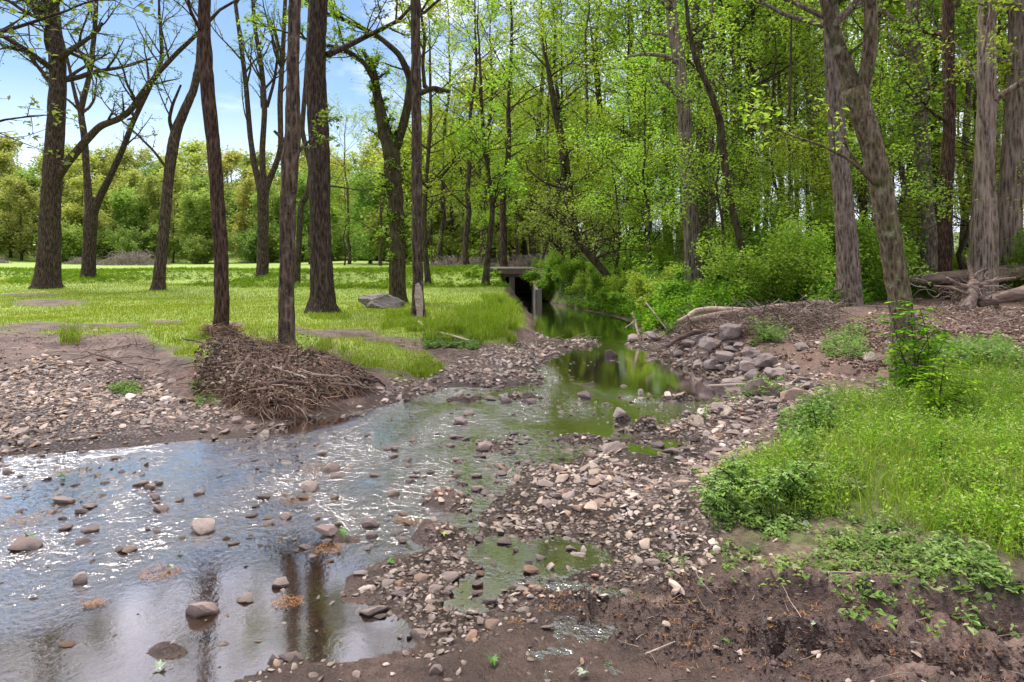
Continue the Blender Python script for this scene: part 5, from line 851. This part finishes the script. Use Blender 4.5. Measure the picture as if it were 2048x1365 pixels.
# orange needle scraps
NC = np.array([(.36, .16, .05), (.26, .10, .03), (.42, .25, .10), (.20, .085, .035)])
def needles(g, c, r0, n, rs, zoff=.004, water_=False):
    for k in range(n):
        a = rs.uniform(0, 6.28); q = r0 * math.sqrt(rs.rand()); x, y = c[0] + math.cos(a) * q * 1.3, c[1] + math.sin(a) * q; b = rs.uniform(0, 6.28); L_ = rs.uniform(.012, .035); zz = c[2] + zoff + rs.rand() * .008; w_ = .0011
        d = np.array([math.cos(b), math.sin(b), 0]); p = np.array([-d[1], d[0], 0]) * w_; e = np.array([x, y, zz]); up_ = np.array([0, 0, rs.uniform(-.3, .5) * L_]); m = e + d * L_ * .5 + p * rs.normal(0, 4) + up_ * .5; f = e + d * L_ + up_
        g.add(np.array([e - p, e + p, m + p, m - p, f]), [[0, 1, 2, 3]], [[3, 2, 4]], NC[rs.randint(4)])
rs = np.random.RandomState(23); g = Geo()
X, Y, z = inpoly(330, [(900, 1365), (1000, 1200), (1250, 1130), (1500, 1150), (2048, 1210), (2048, 1365)], .1, rs)
for x, y, h in zip(X, Y, z): needles(g, (x, y, h), rs.uniform(.01, .035), rs.randint(3, 14), rs)
X, Y, z = inpoly(160, [(650, 1150), (1000, 1050), (1300, 1100), (1100, 1240), (850, 1330), (760, 1200)], .04, rs)
for x, y, h in zip(X, Y, z): needles(g, (x, y, max(h, 0)), rs.uniform(.01, .05), rs.randint(3, 14), rs)
tag(link('needle_litter', g.mesh('needle_litter', STK, False, tint=True)), 'rusty orange needle scraps pressed into the mud', 'needle litter', kind='stuff')
for px, py, w_, lab in [(45, 1042, 75, 'largest orange needle mat caught at the edge of the ripples'), (125, 945, 40, 'small orange needle scrap with a green leaf in the upper ripples'), (592, 1002, 58, 'oval orange needle mat floating below the smooth pale rock'), (648, 940, 110, 'broad thin needle raft around the pointed brownish rock'), (815, 1042, 52, 'yellow-green and orange needle mat in mid stream'), (868, 1055, 44, 'orange needle scrap by a floating green leaf'), (320, 1148, 80, 'long thin needle raft in the lower shallows'), (660, 1100, 62, 'needle mat trapped below the lumpy stone'), (190, 1208, 40, 'faint sunken needle scrap in the lower shallows'), (575, 1205, 60, 'needle strip along the tip of the stony spit')]:
    p = at(px, py, .004); g = Geo(); needles(g, (0, 0, 0), w_ * p[1] / F / 2.4, int(w_ * 3.2), rs, .003); o = link('needle_mat', g.mesh('needle_mat', STK, False, tint=True), None, tuple(p)); tag(o, lab, 'needle mat', 'needle mats on the water'); 
# clods of churned mud along the tyre ruts
rs = np.random.RandomState(24); g = Geo(); MC = m_tint('mud_clod', rough=.7)
X, Y, z = inpoly(22000, [(1000, 1150), (1150, 1120), (1500, 1150), (2048, 1230), (2500, 1300), (2500, 1500), (1150, 1420)], .1, rs); k = (rs.rand(len(X)) < .10 + .9 * rutmask(X, Y) ** 2) & (X > .15); X, Y, z = X[k], Y[k], z[k]
cl = [rockV(rs, 1, (1, .75, .45), cuts=3, rough=.5) for _ in range(24)]
for x, y, h in zip(X, Y, z):
    s_ = min(.016, math.exp(rs.normal(math.log(.0055), .5))); a = rs.uniform(0, 6.28); v = cl[rs.randint(24)] * s_; v = np.stack([v[:, 0] * math.cos(a) - v[:, 1] * math.sin(a) + x, v[:, 0] * math.sin(a) + v[:, 1] * math.cos(a) + y, v[:, 2] + h - s_ * .02], 1); g.add(v, None, ICO[1][1], np.array((.085, .056, .049)) * rs.uniform(.3, 1.7))
tag(link('mud_clods', g.mesh('mud_clods', MC, True, tint=True)), 'crumbled dark clods of churned mud along the ruts', 'mud clods', kind='stuff')
# ------------------------------------------------------------------ fresh fallen leaves (lobed)
LG = M('fresh_leaf'); LG.bsdf((.06, .16, .015), .6); LP = M('pale_leaf'); LP.bsdf((.28, .33, .22), .7); LY = M('yellow_leaf'); LY.bsdf((.24, .30, .04), .6)
def lobed(s, rs):
    A = [(0, -.5), (.10, -.22), (.42, -.30), (.30, -.08), (.52, .10), (.26, .12), (.30, .40), (.12, .28), (0, .62), (-.12, .28), (-.30, .40), (-.26, .12), (-.52, .10), (-.30, -.08), (-.42, -.30), (-.10, -.22)]
    V = [(x * s, y * s, .30 * s * (abs(x) * 1.6 - y * y + rs.normal(0, .2))) for x, y in A] + [(0, 0, 0)]; T = [[16, i, (i + 1) % 16] for i in range(16)]; g = Geo(); g.add(np.array(V), None, T); g.tube(np.array([[0, -.48 * s, .0], [.03 * s, -.8 * s, .01], [.08 * s, -1.0 * s, .0]]), [.015 * s, .012 * s, .01 * s], 4); return g
for px, py, w_, m, lab in [(985, 1327, 42, LG.m, 'bright green curled leaf lying on the mud beside the gravel'), (1452, 1289, 30, LG.m, 'bright green leaf alone in the middle of the churned mud'), (1490, 1187, 28, LP.m, 'pale silvery leaf lying in the dark rut'), (1165, 1352, 40, LP.m, 'pale grey-green oak leaf on the lowest mud'), (320, 1340, 42, LP.m, 'creamy star-shaped leaf floating in the low shallows'), (683, 1085, 40, LG.m, 'green leaf clump stuck to the lumpy stone'), (340, 1138, 26, LP.m, 'pale green leaf on the long needle raft'), (125, 957, 26, LG.m, 'small green leaf afloat in the upper ripples'), (886, 1073, 26, LY.m, 'yellow-green leaf adrift beside the orange scrap'), (60, 1100, 34, LG.m, 'slimy green leaf on the dark sloping rock'), (780, 1127, 28, LG.m, 'flat green leaf on the tip of gravel above the spit'), (1628, 1289, 22, LP.m, 'curled whitish leaf below the ruts'), (1590, 1310, 24, LY.m, 'yellowish leaf fragment in the lower mud'), (605, 876, 14, LY.m, 'tiny yellow leaf on the water under the debris pile'), (360, 1110, 20, LP.m, 'thin pale leaf sliver under the ripples')]:
    p = ground_px(px, py); g = lobed(w_ * .65 * p[1] / F, rs); o = link('fallen_leaf', g.mesh('fallen_leaf', m, False), None, (p[0], p[1], max(p[2], gz(p[0], p[1]), .0) + .012)); o.rotation_euler = (rs.normal(0, .2), rs.normal(0, .2), rs.uniform(0, 6.28)); tag(o, lab, 'leaf')
o = [o for o in COL.objects if 'slimy' in o.get('label', '')][0]; o.location.z += .07
o = [o for o in COL.objects if 'stuck to the lumpy' in o.get('label', '')][0]; o.location.z += .05
# ------------------------------------------------------------------ flood debris pile round the two trunks
rs = np.random.RandomState(31); DP = at(565, 775, .3); DP[2] = 0.15; pile = empty('debris_pile', DP, 'big heap of flood-washed sticks and roots banked around the two trunks', 'debris pile')
def pile_top(px):  # photo outline of the heap: top line
    return np.interp(px, [385, 400, 430, 470, 520, 580, 640, 690, 730, 770], [738, 700, 672, 668, 680, 695, 700, 722, 742, 775])
def pile_bot(px): return np.interp(px, [385, 450, 520, 600, 700, 770], [792, 822, 834, 824, 796, 782])
def surf(px, t):
    """point of the heap face: t=0 top, 1 foot"""
    py = pile_top(px) * (1 - t) + pile_bot(px) * t; Yt = np.interp(px, [385, 440, 500, 560, 660, 770], [9.4, 10.9, 10.4, 10.1, 9.8, 8.7]); b = at(px, pile_bot(px), .06); Yb = b[1]; q = (1 - t) ** 2.4; Yy = Yt * q + Yb * (1 - q); return atd(px, py, Yy)
def face(px, py, off=.1):
    t = np.clip((py - pile_top(px)) / (pile_bot(px) - pile_top(px)), 0, 1); q = surf(px, t); return atd(px, py, q[1] - off)
nx, ny = 60, 34; V = np.zeros((nx, ny, 3))
for i, px in enumerate(np.linspace(388, 766, nx)):
    for j, t in enumerate(np.linspace(0, 1, ny)):
        q = surf(px, t); nn = fbm(np.array([px / 14.]), np.array([t * 9.]), 7, 3)[0]; cav = math.exp(-((px - 600) / 90) ** 2 - ((t - .55) / .22) ** 2); V[i, j] = q + np.array([0, .05 + .14 * nn + .28 * cav, -.03])
    V[i, 0] = V[i, 0] + [0, .7, -.25]; V[i, 1] = V[i, 1] + [0, .1, 0]
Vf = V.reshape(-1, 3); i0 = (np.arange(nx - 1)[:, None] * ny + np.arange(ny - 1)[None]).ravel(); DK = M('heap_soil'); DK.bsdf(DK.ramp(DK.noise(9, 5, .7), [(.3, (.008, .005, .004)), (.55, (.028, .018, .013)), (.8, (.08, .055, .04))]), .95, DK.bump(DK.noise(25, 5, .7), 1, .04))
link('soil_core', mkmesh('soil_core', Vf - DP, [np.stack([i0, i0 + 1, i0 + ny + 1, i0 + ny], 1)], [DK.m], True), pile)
g = Geo(); FC = SC * [1.32, 1.15, .98]; TY = [o for o in COL.objects if 'twigs wrapped' in o.get('label', '')][0].location.y
for k in range(4300):
    px = rs.triangular(394, 560, 748); t = rs.rand() ** 1.1 * .95; p = surf(px, t); cav = math.exp(-((px - 600) / 80) ** 2 - ((t - .55) / .2) ** 2)
    cv = fbm(np.array([px / 22.]), np.array([t * 5.]), 19, 2)[0]
    if rs.rand() < cav * .85 or (cv < .42 and rs.rand() < .8): continue
    s_ = (px - 560) / 190; d = np.array([s_ * .5 + rs.normal(0, .9), -.3 + rs.normal(0, .35), -.65 * (t > .12) + rs.normal(0, .5)]); stick(g, p - DP + np.array([0, -.02 - .09 * rs.rand(), rs.uniform(0, .05)]), d, rs.uniform(.10, .36), (rs.uniform(.002, .0055) if rs.rand() < .93 else rs.uniform(.007, .014)), rs, FC[rs.randint(5)] * rs.uniform(.35, 1.3), wig=.26, n=5, sd=3, drop=.08)
for px0 in (520, 545, 505, 590, 640, 470, 660):   # hanging root mats in fans
    for k in range(95):
        px = px0 + rs.normal(0, 9); t0 = rs.uniform(.12, .4); p = surf(px, t0); stick(g, p - DP + [0, -.12, .02], [(px - px0) / 25 + rs.normal(0, .2), -.3, -1], rs.uniform(.2, .48), rs.uniform(.003, .007), rs, FC[rs.choice([0, 1, 3, 4])] * rs.uniform(.8, 1.15), wig=.1, n=5, sd=3, drop=.12)
for k in range(520):   # collar round the first trunk
    a = rs.uniform(0, 6.28); x0, y0 = -5.15, 12.1; p = np.array([(443 - CX) * TY / F + math.cos(a) * rs.uniform(.14, .27), TY - .03 + math.sin(a) * rs.uniform(.14, .26), gz((443 - CX) * TY / F, TY) + rs.rand() * .2]); stick(g, p - DP, [-math.sin(a) + rs.normal(0, .3), math.cos(a) + rs.normal(0, .3), rs.normal(0, .25)], rs.uniform(.12, .34), rs.uniform(.004, .008), rs, FC[rs.randint(5)], n=5, sd=3, wig=.2)
px = rs.uniform(395, 745, 2600); t_ = rs.rand(2600) ** 1.3 * .8; LP_ = np.array([surf(a, b) - DP + np.array([0, -.05 - .08 * rs.rand(), .02]) for a, b in zip(px, t_)]); V_, Q_, _t2 = leaves(LP_, .06, rs, asp=.5, up=.2); g.add(V_, Q_); g.A[-1] = np.repeat(np.array([(.20, .14, .10), (.30, .23, .17), (.12, .08, .06)])[rs.randint(3, size=len(LP_))] * rs.uniform(.6, 1.3, (len(LP_), 1)), 4, 0)
o = link('tangle', g.mesh('tangle', STK, True, tint=True), pile); o['kind'] = 'stuff'
for pts, r0, r1, tn in [([(600, 740, 10.4), (640, 752, 10.2), (690, 752, 10.1), (700, 758, 10.1)], .035, .022, 0), ([(545, 735, 10.5), (580, 745, 10.1), (612, 757, 9.9)], .03, .022, 3), ([(660, 768, 10), (700, 770, 9.9), (752, 777, 9.9)], .03, .018, 1), ([(365, 677, 10.9), (385, 681, 10.8), (410, 686, 10.6), (455, 690, 10.4)], .025, .03, 2), ([(620, 715, 11), (660, 724, 10.8), (680, 745, 10.5), (700, 758, 10.2)], .028, .014, 2), ([(445, 730, 10.6), (470, 727, 10.4), (500, 724, 10.4), (560, 718, 10.5)], .03, .025, 4),
                       ([(500, 712, 11), (470, 745, 10.2), (462, 790, 9.6), (440, 820, 9.1)], .05, .03, 1), ([(545, 790, 9.7), (572, 805, 9.5), (606, 811, 9.3)], .022, .012, 2), ([(620, 752, 9.9), (700, 750, 10.2), (755, 762, 10.4)], .018, .008, 1), ([(590, 700, 10.8), (560, 745, 10), (550, 790, 9.6)], .045, .03, 2), ([(520, 770, 9.9), (560, 762, 9.9), (620, 768, 9.8)], .045, .04, 2)]:
    P = np.array([face(a, b, .12) if a < 762 and b > 682 else atd(a, b, c) for a, b, c in pts]); S = resample(P, 16); S[1:-1] += rs.normal(0, .006, (14, 3)); g2 = Geo(); g2.tube(S - DP, np.linspace(r0, r1, 16) * .55, 8, lump=.1, cap=True, tint=SC[tn]); link('branch', g2.mesh('branch', STK, True, tint=True), pile)
# ------------------------------------------------------------------ fallen logs and driftwood
def log(name, pts, label, cat, mat, seed=1, sides=18, stubs=(), group=None, lump=.08, tint=None):
    """pts: (px, py, Y, diameter px)"""
    P = np.array([[*atd(a, b, c), d * c / F / 2] for a, b, c, d in pts]); S = resample(P, max(12, len(P) * 8)); c0 = S[:, :3].mean(0); dv = S[-1, :3] - S[0, :3]; an = math.atan2(dv[1], dv[0]); ca, sa = math.cos(-an), math.sin(-an)
    def loc(Q): Q = Q - c0; return np.stack([Q[:, 0] * ca - Q[:, 1] * sa, Q[:, 0] * sa + Q[:, 1] * ca, Q[:, 2]], 1)
    g = Geo(); g.tube(loc(S[:, :3]), S[:, 3], sides, lump=lump, seed=seed, cap=True); o = empty(name, c0, label, cat, group, an) if stubs else None
    if not stubs: o = link(name, g.mesh(name, mat), None, tuple(c0)); o.rotation_euler = (0, 0, an); tag(o, label, cat, group); return o
    link('trunk', g.mesh('trunk', mat), o)
    for st in stubs:
        Q_ = np.array([[*atd(a, b, c), d * c / F / 2] for a, b, c, d in st]); T_ = resample(Q_, 10); g3 = Geo(); g3.tube(loc(T_[:, :3]), T_[:, 3], 8, lump=.1, seed=seed, cap=True); link('branch', g3.mesh('branch', mat), o)
    return o
log('fallen_log', [(1800, 564, 18.5, 20), (1850, 560, 18, 24), (1930, 553, 17.4, 28), (2000, 547, 17, 31), (2120, 541, 16.5, 33)], 'long barkless fallen log lying across the back of the dirt bank', 'fallen log', LOGM, 3)
log('fallen_log', [(1955, 607, 13.6, 17), (2000, 596, 13.5, 22), (2048, 585, 13.4, 26), (2120, 572, 13.3, 28)], 'short reddish log sloping out of view below the long one', 'fallen log', LOGM, 4)
log('root_stump', [(1926, 624, 13.2, 26), (1938, 602, 13.5, 27), (1944, 580, 13.7, 26), (1948, 566, 13.9, 18)], 'splintered upturned root stump leaning against the long fallen log', 'stump', LOGM, 5, stubs=[
    [(1944, 578, 13.7, 14), (1915, 570, 13.6, 9), (1893, 556, 13.6, 5)], [(1948, 575, 13.7, 12), (1985, 562, 13.7, 8), (2030, 556, 13.8, 5)], [(1946, 568, 13.9, 10), (1940, 540, 14, 6), (1932, 510, 14, 3)], [(1938, 590, 13.5, 8), (1900, 575, 13.3, 5), (1868, 572, 13.2, 3)],
    [(1942, 560, 13.9, 7), (1955, 545, 14, 4), (1975, 536, 14, 2)]])
log('fallen_log', [(1380, 642, 12.9, 14), (1440, 633, 12.9, 21), (1500, 627, 13.0, 23), (1560, 618, 13.3, 21), (1640, 610, 13.7, 17), (1680, 609, 13.9, 12)], 'brown log capping the crest of the creek bank', 'fallen log', LOGM, 6)
log('driftwood_limb', [(1356, 642, 13, 6), (1375, 634, 13.2, 9), (1390, 622, 13.5, 10), (1420, 619, 13.6, 12), (1470, 620, 13.8, 10), (1540, 622, 14, 8)], 'pale crooked driftwood limb resting behind the crest log', 'driftwood', PALEW, 7, sides=12)
log('driftwood_limb', [(1335, 694, 11.3, 7), (1350, 680, 11.4, 9), (1380, 668, 11.5, 10), (1412, 660, 11.6, 11), (1440, 668, 11.5, 10), (1475, 690, 11.2, 8)], 'arched brown driftwood limb bridging over the boulders', 'driftwood', DARKW, 8, sides=12)
log('driftwood_limb', [(1416, 772, 9.0, 5), (1470, 770, 9.2, 6), (1530, 769, 9.4, 6), (1580, 758, 9.6, 6), (1640, 742, 10, 4)], 'long bare branch lying over the boulders to the water', 'driftwood', PALEW, 9, sides=10, stubs=[[(1530, 769, 9.4, 5), (1545, 758, 9.5, 4), (1600, 735, 9.9, 3), (1640, 722, 10, 2)], [(1500, 769, 9.3, 3), (1490, 785, 9.2, 2), (1480, 800, 9.1, 2)]])
log('upright_root', [(1496, 658, 11, 5), (1494, 685, 10.8, 9), (1497, 705, 10.6, 13), (1506, 722, 10.4, 12), (1528, 728, 10.3, 6)], 'rust-brown root standing up out of the boulders', 'root', DARKW, 10, sides=10)
log('dead_branch', [(1264, 626, 14.8, 4), (1270, 640, 14.8, 5), (1273, 655, 14.7, 5), (1278, 672, 14.6, 5)], 'bare white branch sticking up from the bank by the stream neck', 'branch', PALEW, 11, sides=8, stubs=[[(1270, 640, 14.8, 3), (1262, 648, 14.7, 2), (1250, 656, 14.6, 2)]])
log('dead_branch', [(1292, 606, 14.6, 2.5), (1310, 628, 14.4, 3), (1330, 655, 14.2, 3.5), (1345, 678, 14, 3)], 'thin pale branch slanting through the bank greenery', 'branch', PALEW, 12, sides=8)
log('driftwood_limb', [(0, 693, 13.2, 5), (60, 690, 13.1, 6), (120, 688, 13, 6), (185, 683, 13, 4)], 'long thin branch lying along the edge of the lawn dirt', 'driftwood', DARKW, 13, sides=8)
log('driftwood_limb', [(190, 716, 11.6, 5), (225, 712, 11.7, 7), (270, 702, 11.9, 7), (310, 700, 12, 5)], 'bent root-like limb on the mud above the gravel bar', 'driftwood', PALEW, 14, sides=8)
log('driftwood_limb', [(245, 788, 9.0, 4), (275, 785, 9.1, 6), (310, 783, 9.2, 4)], 'short dark stick on the bare mud of the bar', 'driftwood', DARKW, 15, sides=8)
log('driftwood_limb', [(305, 812, 8.6, 4), (340, 804, 8.7, 6), (370, 792, 8.8, 6), (392, 780, 9, 4)], 'pale bent limb propped on the near flank of the debris pile', 'driftwood', PALEW, 16, sides=8)
log('driftwood_limb', [(838, 645, 13.9, 8), (850, 656, 13.4, 7), (872, 664, 13, 6), (905, 672, 12.6, 5), (940, 682, 12.2, 3)], 'exposed root trailing from the stripped trunk down the bank', 'root', PALEW, 17, sides=8)
_st = [o for o in COL.objects if 'upturned root stump' in o.get('label', '')][0]
rs = np.random.RandomState(61); g = Geo()
for k in range(150):
    px = rs.normal(1948, 42); py = rs.normal(584, 14); p = atd(px, py, 13.6 + rs.normal(0, .12)); d = np.array([(px - 1942) / 40 + rs.normal(0, .7), rs.normal(0, .4), (575 - py) / 30 + rs.normal(-.15, .5)]); stick(g, p, d, rs.uniform(.15, .55), rs.uniform(.004, .012), rs, SC[rs.randint(5)] * rs.uniform(.6, 1.1), wig=.28, n=7, sd=4)
c_ = atd(1945, 590, 13.6)
for i in range(len(g.V)): g.V[i] = g.V[i] - c_
tag(link('root_tangle', g.mesh('root_tangle', STK, True, tint=True), None, tuple(c_)), 'matted thin roots and twigs around the upturned stump', 'roots', kind='stuff')
g = Geo(); c_ = atd(1420, 665, 11.8)
for k in range(1000):
    px = rs.uniform(1325, 1680); py = np.interp(px, [1325, 1400, 1560, 1680], [690, 652, 634, 624]) + rs.uniform(-10, 36); q = ground_px(px, max(py, 628)); p = q + [0, -.05, rs.uniform(.0, .22)]; stick(g, p - c_, [rs.normal(0, 1), rs.normal(-.2, .5), rs.normal(-.1, .4)], rs.uniform(.15, .6), rs.uniform(.004, .011), rs, SC[rs.randint(5)] * rs.uniform(.55, 1.1), wig=.25, n=6, sd=3)
tag(link('drift_sticks', g.mesh('drift_sticks', STK, True, tint=True), None, tuple(c_)), 'tangle of drift sticks below the crest log above the boulders', 'sticks', kind='stuff')
for px, py, x2, y2, lab, w_ in [(628, 960, 634, 912, 'thin upright stick standing behind the smooth pale rock', 4), (1088, 806, 1091, 778, 'short white stick standing in the shoal', 4), (404, 985, 416, 962, 'dark twig poking from a small dark stone', 2.5), (505, 872, 560, 848, 'fine dead twig leaning over the waterline', 2.5), (1160, 935, 1170, 915, 'pale stick leaning on the flat tan shore stone', 3)]:
    p = ground_px(px, py); a = atd(px, py, p[1]); b = atd(x2, y2, p[1]); S = resample(np.array([a - [0, 0, .03], (a + b) / 2 + [.004, 0, 0], b]), 8); g = Geo(); g.tube(S - a, np.linspace(1, .7, 8) * w_ * p[1] / F / 2, 6, cap=True); tag(link('stick', g.mesh('stick', PALEW), None, tuple(a)), lab, 'stick')
for px, py, x2, y2, lab in [(1640, 1170, 1790, 1160, 'long pale twig on the mud beneath the weeds'), (1760, 1235, 1880, 1228, 'short pale twig on top of the mud ridge'), (1290, 1312, 1350, 1302, 'thin brown twig on the smooth mud')]:
    a = ground_px(px, py); b = ground_px(x2, y2); a[2] = gz(*a[:2]) + .012; b[2] = gz(*b[:2]) + .012; m = (a + b) / 2; m[2] = max(m[2], gz(*m[:2]) + .01); S = resample(np.array([a, m, b]), 10); g = Geo(); g.tube(S - a, np.linspace(.005, .003, 10), 6, cap=True); tag(link('twig', g.mesh('twig', PALEW), None, tuple(a)), lab, 'twig')
# ------------------------------------------------------------------ saplings and seedlings by the leaning trunk
def sapling(label, base, stems, ls, rs, col, Y=None, name='sapling', spr=1.0):
    """stems: lists of px points; each carries sprays of paired leaflets"""
    p = ground_px(*base); Y = Y or p[1]; B = np.array([(base[0] - CX) * Y / F, Y, gz((base[0] - CX) * Y / F, Y)]); root = empty(name, B, label, 'sapling'); g = Geo(); Pn = []; Lf = Geo()
    for st in stems:
        P = np.array([B - [0, 0, .03]] + [atd(x, y, Y + dy) for x, y, dy in st]); S = resample(P, 14); g.tube(S - B, np.linspace(.009, .003, 14), 6)
        for k in range(3, 14):
            for _ in range(3):
                az = rs.uniform(0, 6.28); d = np.array([math.cos(az), math.sin(az) * .8, rs.uniform(-.1, .45)]); L_ = spr * rs.uniform(.12, .26) * (1.1 - .3 * k / 14); P2 = [S[k]]
                for i in range(5): d = d + [0, 0, -.10]; P2.append(P2[-1] + d / np.linalg.norm(d) * L_ / 5)
                P2 = np.array(P2); g.tube(P2 - B, np.linspace(.0025, .001, 6), 3)
                dd = P2[-1] - P2[0]; dd /= np.linalg.norm(dd); sd = np.cross(dd, [0, 0, 1]); sd /= np.linalg.norm(sd) + 1e-9
                for i in range(1, 6):
                    for s_ in ((-1, 1) if i < 5 else (0,)):
                        a = (dd * .55 + sd * s_ * .85) if s_ else dd; a = a / np.linalg.norm(a); a[2] -= rs.uniform(0, .35); wv = np.cross(a, [0, 0, 1]) + [0, 0, rs.normal(0, .25)]; wv /= np.linalg.norm(wv); l = ls * rs.uniform(.7, 1.15); q = P2[i] - B
                        Lf.add(np.array([q, q + a * l * .35 + wv * l * .2, q + a * l * .72 + wv * l * .16, q + a * l, q + a * l * .72 - wv * l * .16, q + a * l * .35 - wv * l * .2]), None, [[0, 1, 5], [1, 2, 4], [1, 4, 5], [2, 3, 4]], col[rs.randint(len(col))] * rs.uniform(.8, 1.2))
    link('stem', g.mesh('stem', BK['mid']), root); link('foliage', Lf.mesh('foliage', LFT, False, tint=True), root); return root
rs = np.random.RandomState(41); SG = np.array([(.13, .30, .015), (.20, .42, .02), (.28, .50, .03), (.09, .22, .02)]); S2 = np.array([(.06, .16, .015), (.10, .24, .02), (.16, .34, .02)])
sapling('bright sapling with layered leaf sprays growing against the leaning trunk', (1835, 770), [[(1830, 740, 0), (1828, 690, 0), (1822, 640, .02), (1825, 605, .05)], [(1845, 745, -.1), (1860, 700, -.1), (1850, 650, -.1), (1840, 620, -.1)], [(1820, 750, -.1), (1800, 700, -.15), (1790, 660, -.2), (1785, 630, -.2)], [(1850, 745, .1), (1880, 700, .15), (1895, 665, .2)], [(1830, 750, -.2), (1840, 700, -.25), (1870, 660, -.25)]], .07, rs, SG, Y=7.0)
sapling('shorter yellowish sapling beside the taller one, fringed by weeds', (1880, 850), [[(1878, 800, 0), (1885, 750, 0), (1890, 715, 0)], [(1870, 820, 0), (1860, 770, -.1), (1866, 740, -.1)], [(1890, 820, 0), (1915, 790, .1), (1925, 760, .1)]], .055, rs, SG * [1.2, 1, 1], Y=6.1)
sapling('dark leafy seedling deep in the near weeds', (1885, 1010), [[(1882, 960, 0), (1880, 915, 0), (1884, 880, 0)], [(1890, 970, 0), (1910, 940, 0), (1920, 915, 0)]], .035, rs, S2, Y=4.6)
sapling('small leafy bush at the upper corner of the stony shore', (1640, 905), [[(1636, 870, 0), (1630, 835, 0), (1622, 805, 0)], [(1645, 880, 0), (1660, 850, 0), (1655, 830, 0)], [(1625, 885, 0), (1600, 865, 0), (1590, 850, 0)]], .03, rs, S2, Y=5.9, spr=.55)
for k, (px, py, Y, lab) in enumerate([(1475, 960, 4.9, 'lobed-leaf seedling among the stones at the lower edge of the weeds'), (1545, 985, 4.6, 'larger lobed-leaf seedling spreading beside the first'), (1440, 1000, 4.6, 'seedling reaching out over the pinkish ridged slab'), (1600, 965, 4.6, 'seedling clump where the pale green plants meet the yellow weeds')]):
    sapling(lab, (px, py), [[(px - 5, py - 25, 0), (px - 10, py - 45, 0)], [(px + 12, py - 20, -.1), (px + 25, py - 38, -.1)], [(px - 15, py - 10, -.15), (px - 35, py - 22, -.2)]], .034, rs, CG * [1, 1.05, 1], Y=Y, name='seedling', spr=.42)
# dark ivy at the foot of the leaning trunk
p = np.array([(1800 - CX) * 7.2 / F, 7.2, 0]); p[2] = gz(p[0], p[1]); n = 420; T = np.stack([rs.normal(0, .13, n) + .02, rs.normal(-.1, .1, n), np.abs(rs.normal(.05, .2, n))], 1); o = link('ivy', leafmesh('ivy', T, .06, rs, LF['deep']), None, tuple(p)); tag(o, 'dark ivy clump around the foot of the leaning trunk', 'ivy')
# overhanging leafy twigs high up near the camera, west side
hero('tree beyond the picture edge whose leafy twigs hang in at the top corner', 'dark', (-420, 640), [(-420, 640, 60), (-400, 400, 52), (-380, 100, 48), (-370, -200, 40)], Y=9.5, ext=3, seed=71, nb=16, bz=(.45, 1), bl=(2, 3.2), leaf='bud', lsz=.075, ldens=7, mx=3, bup=.05,
     limbs=[dict(p=[(-390, 200, 16, 0), (-250, 130, 12, -.8), (-100, 90, 9, -1.6), (20, 60, 6, -2.2), (110, 30, 4, -2.6)], nb=12, bl=(.6, 1.6), el=1.2), dict(p=[(-390, 330, 12, 0), (-250, 300, 9, -.4), (-100, 270, 7, -.8), (10, 240, 4, -1)], nb=8, bl=(.6, 1.5), el=.8)])
for o in scene.objects:
    if o.type == 'MESH' and len(o.data.vertices) == 0: print('empty mesh', o.name)
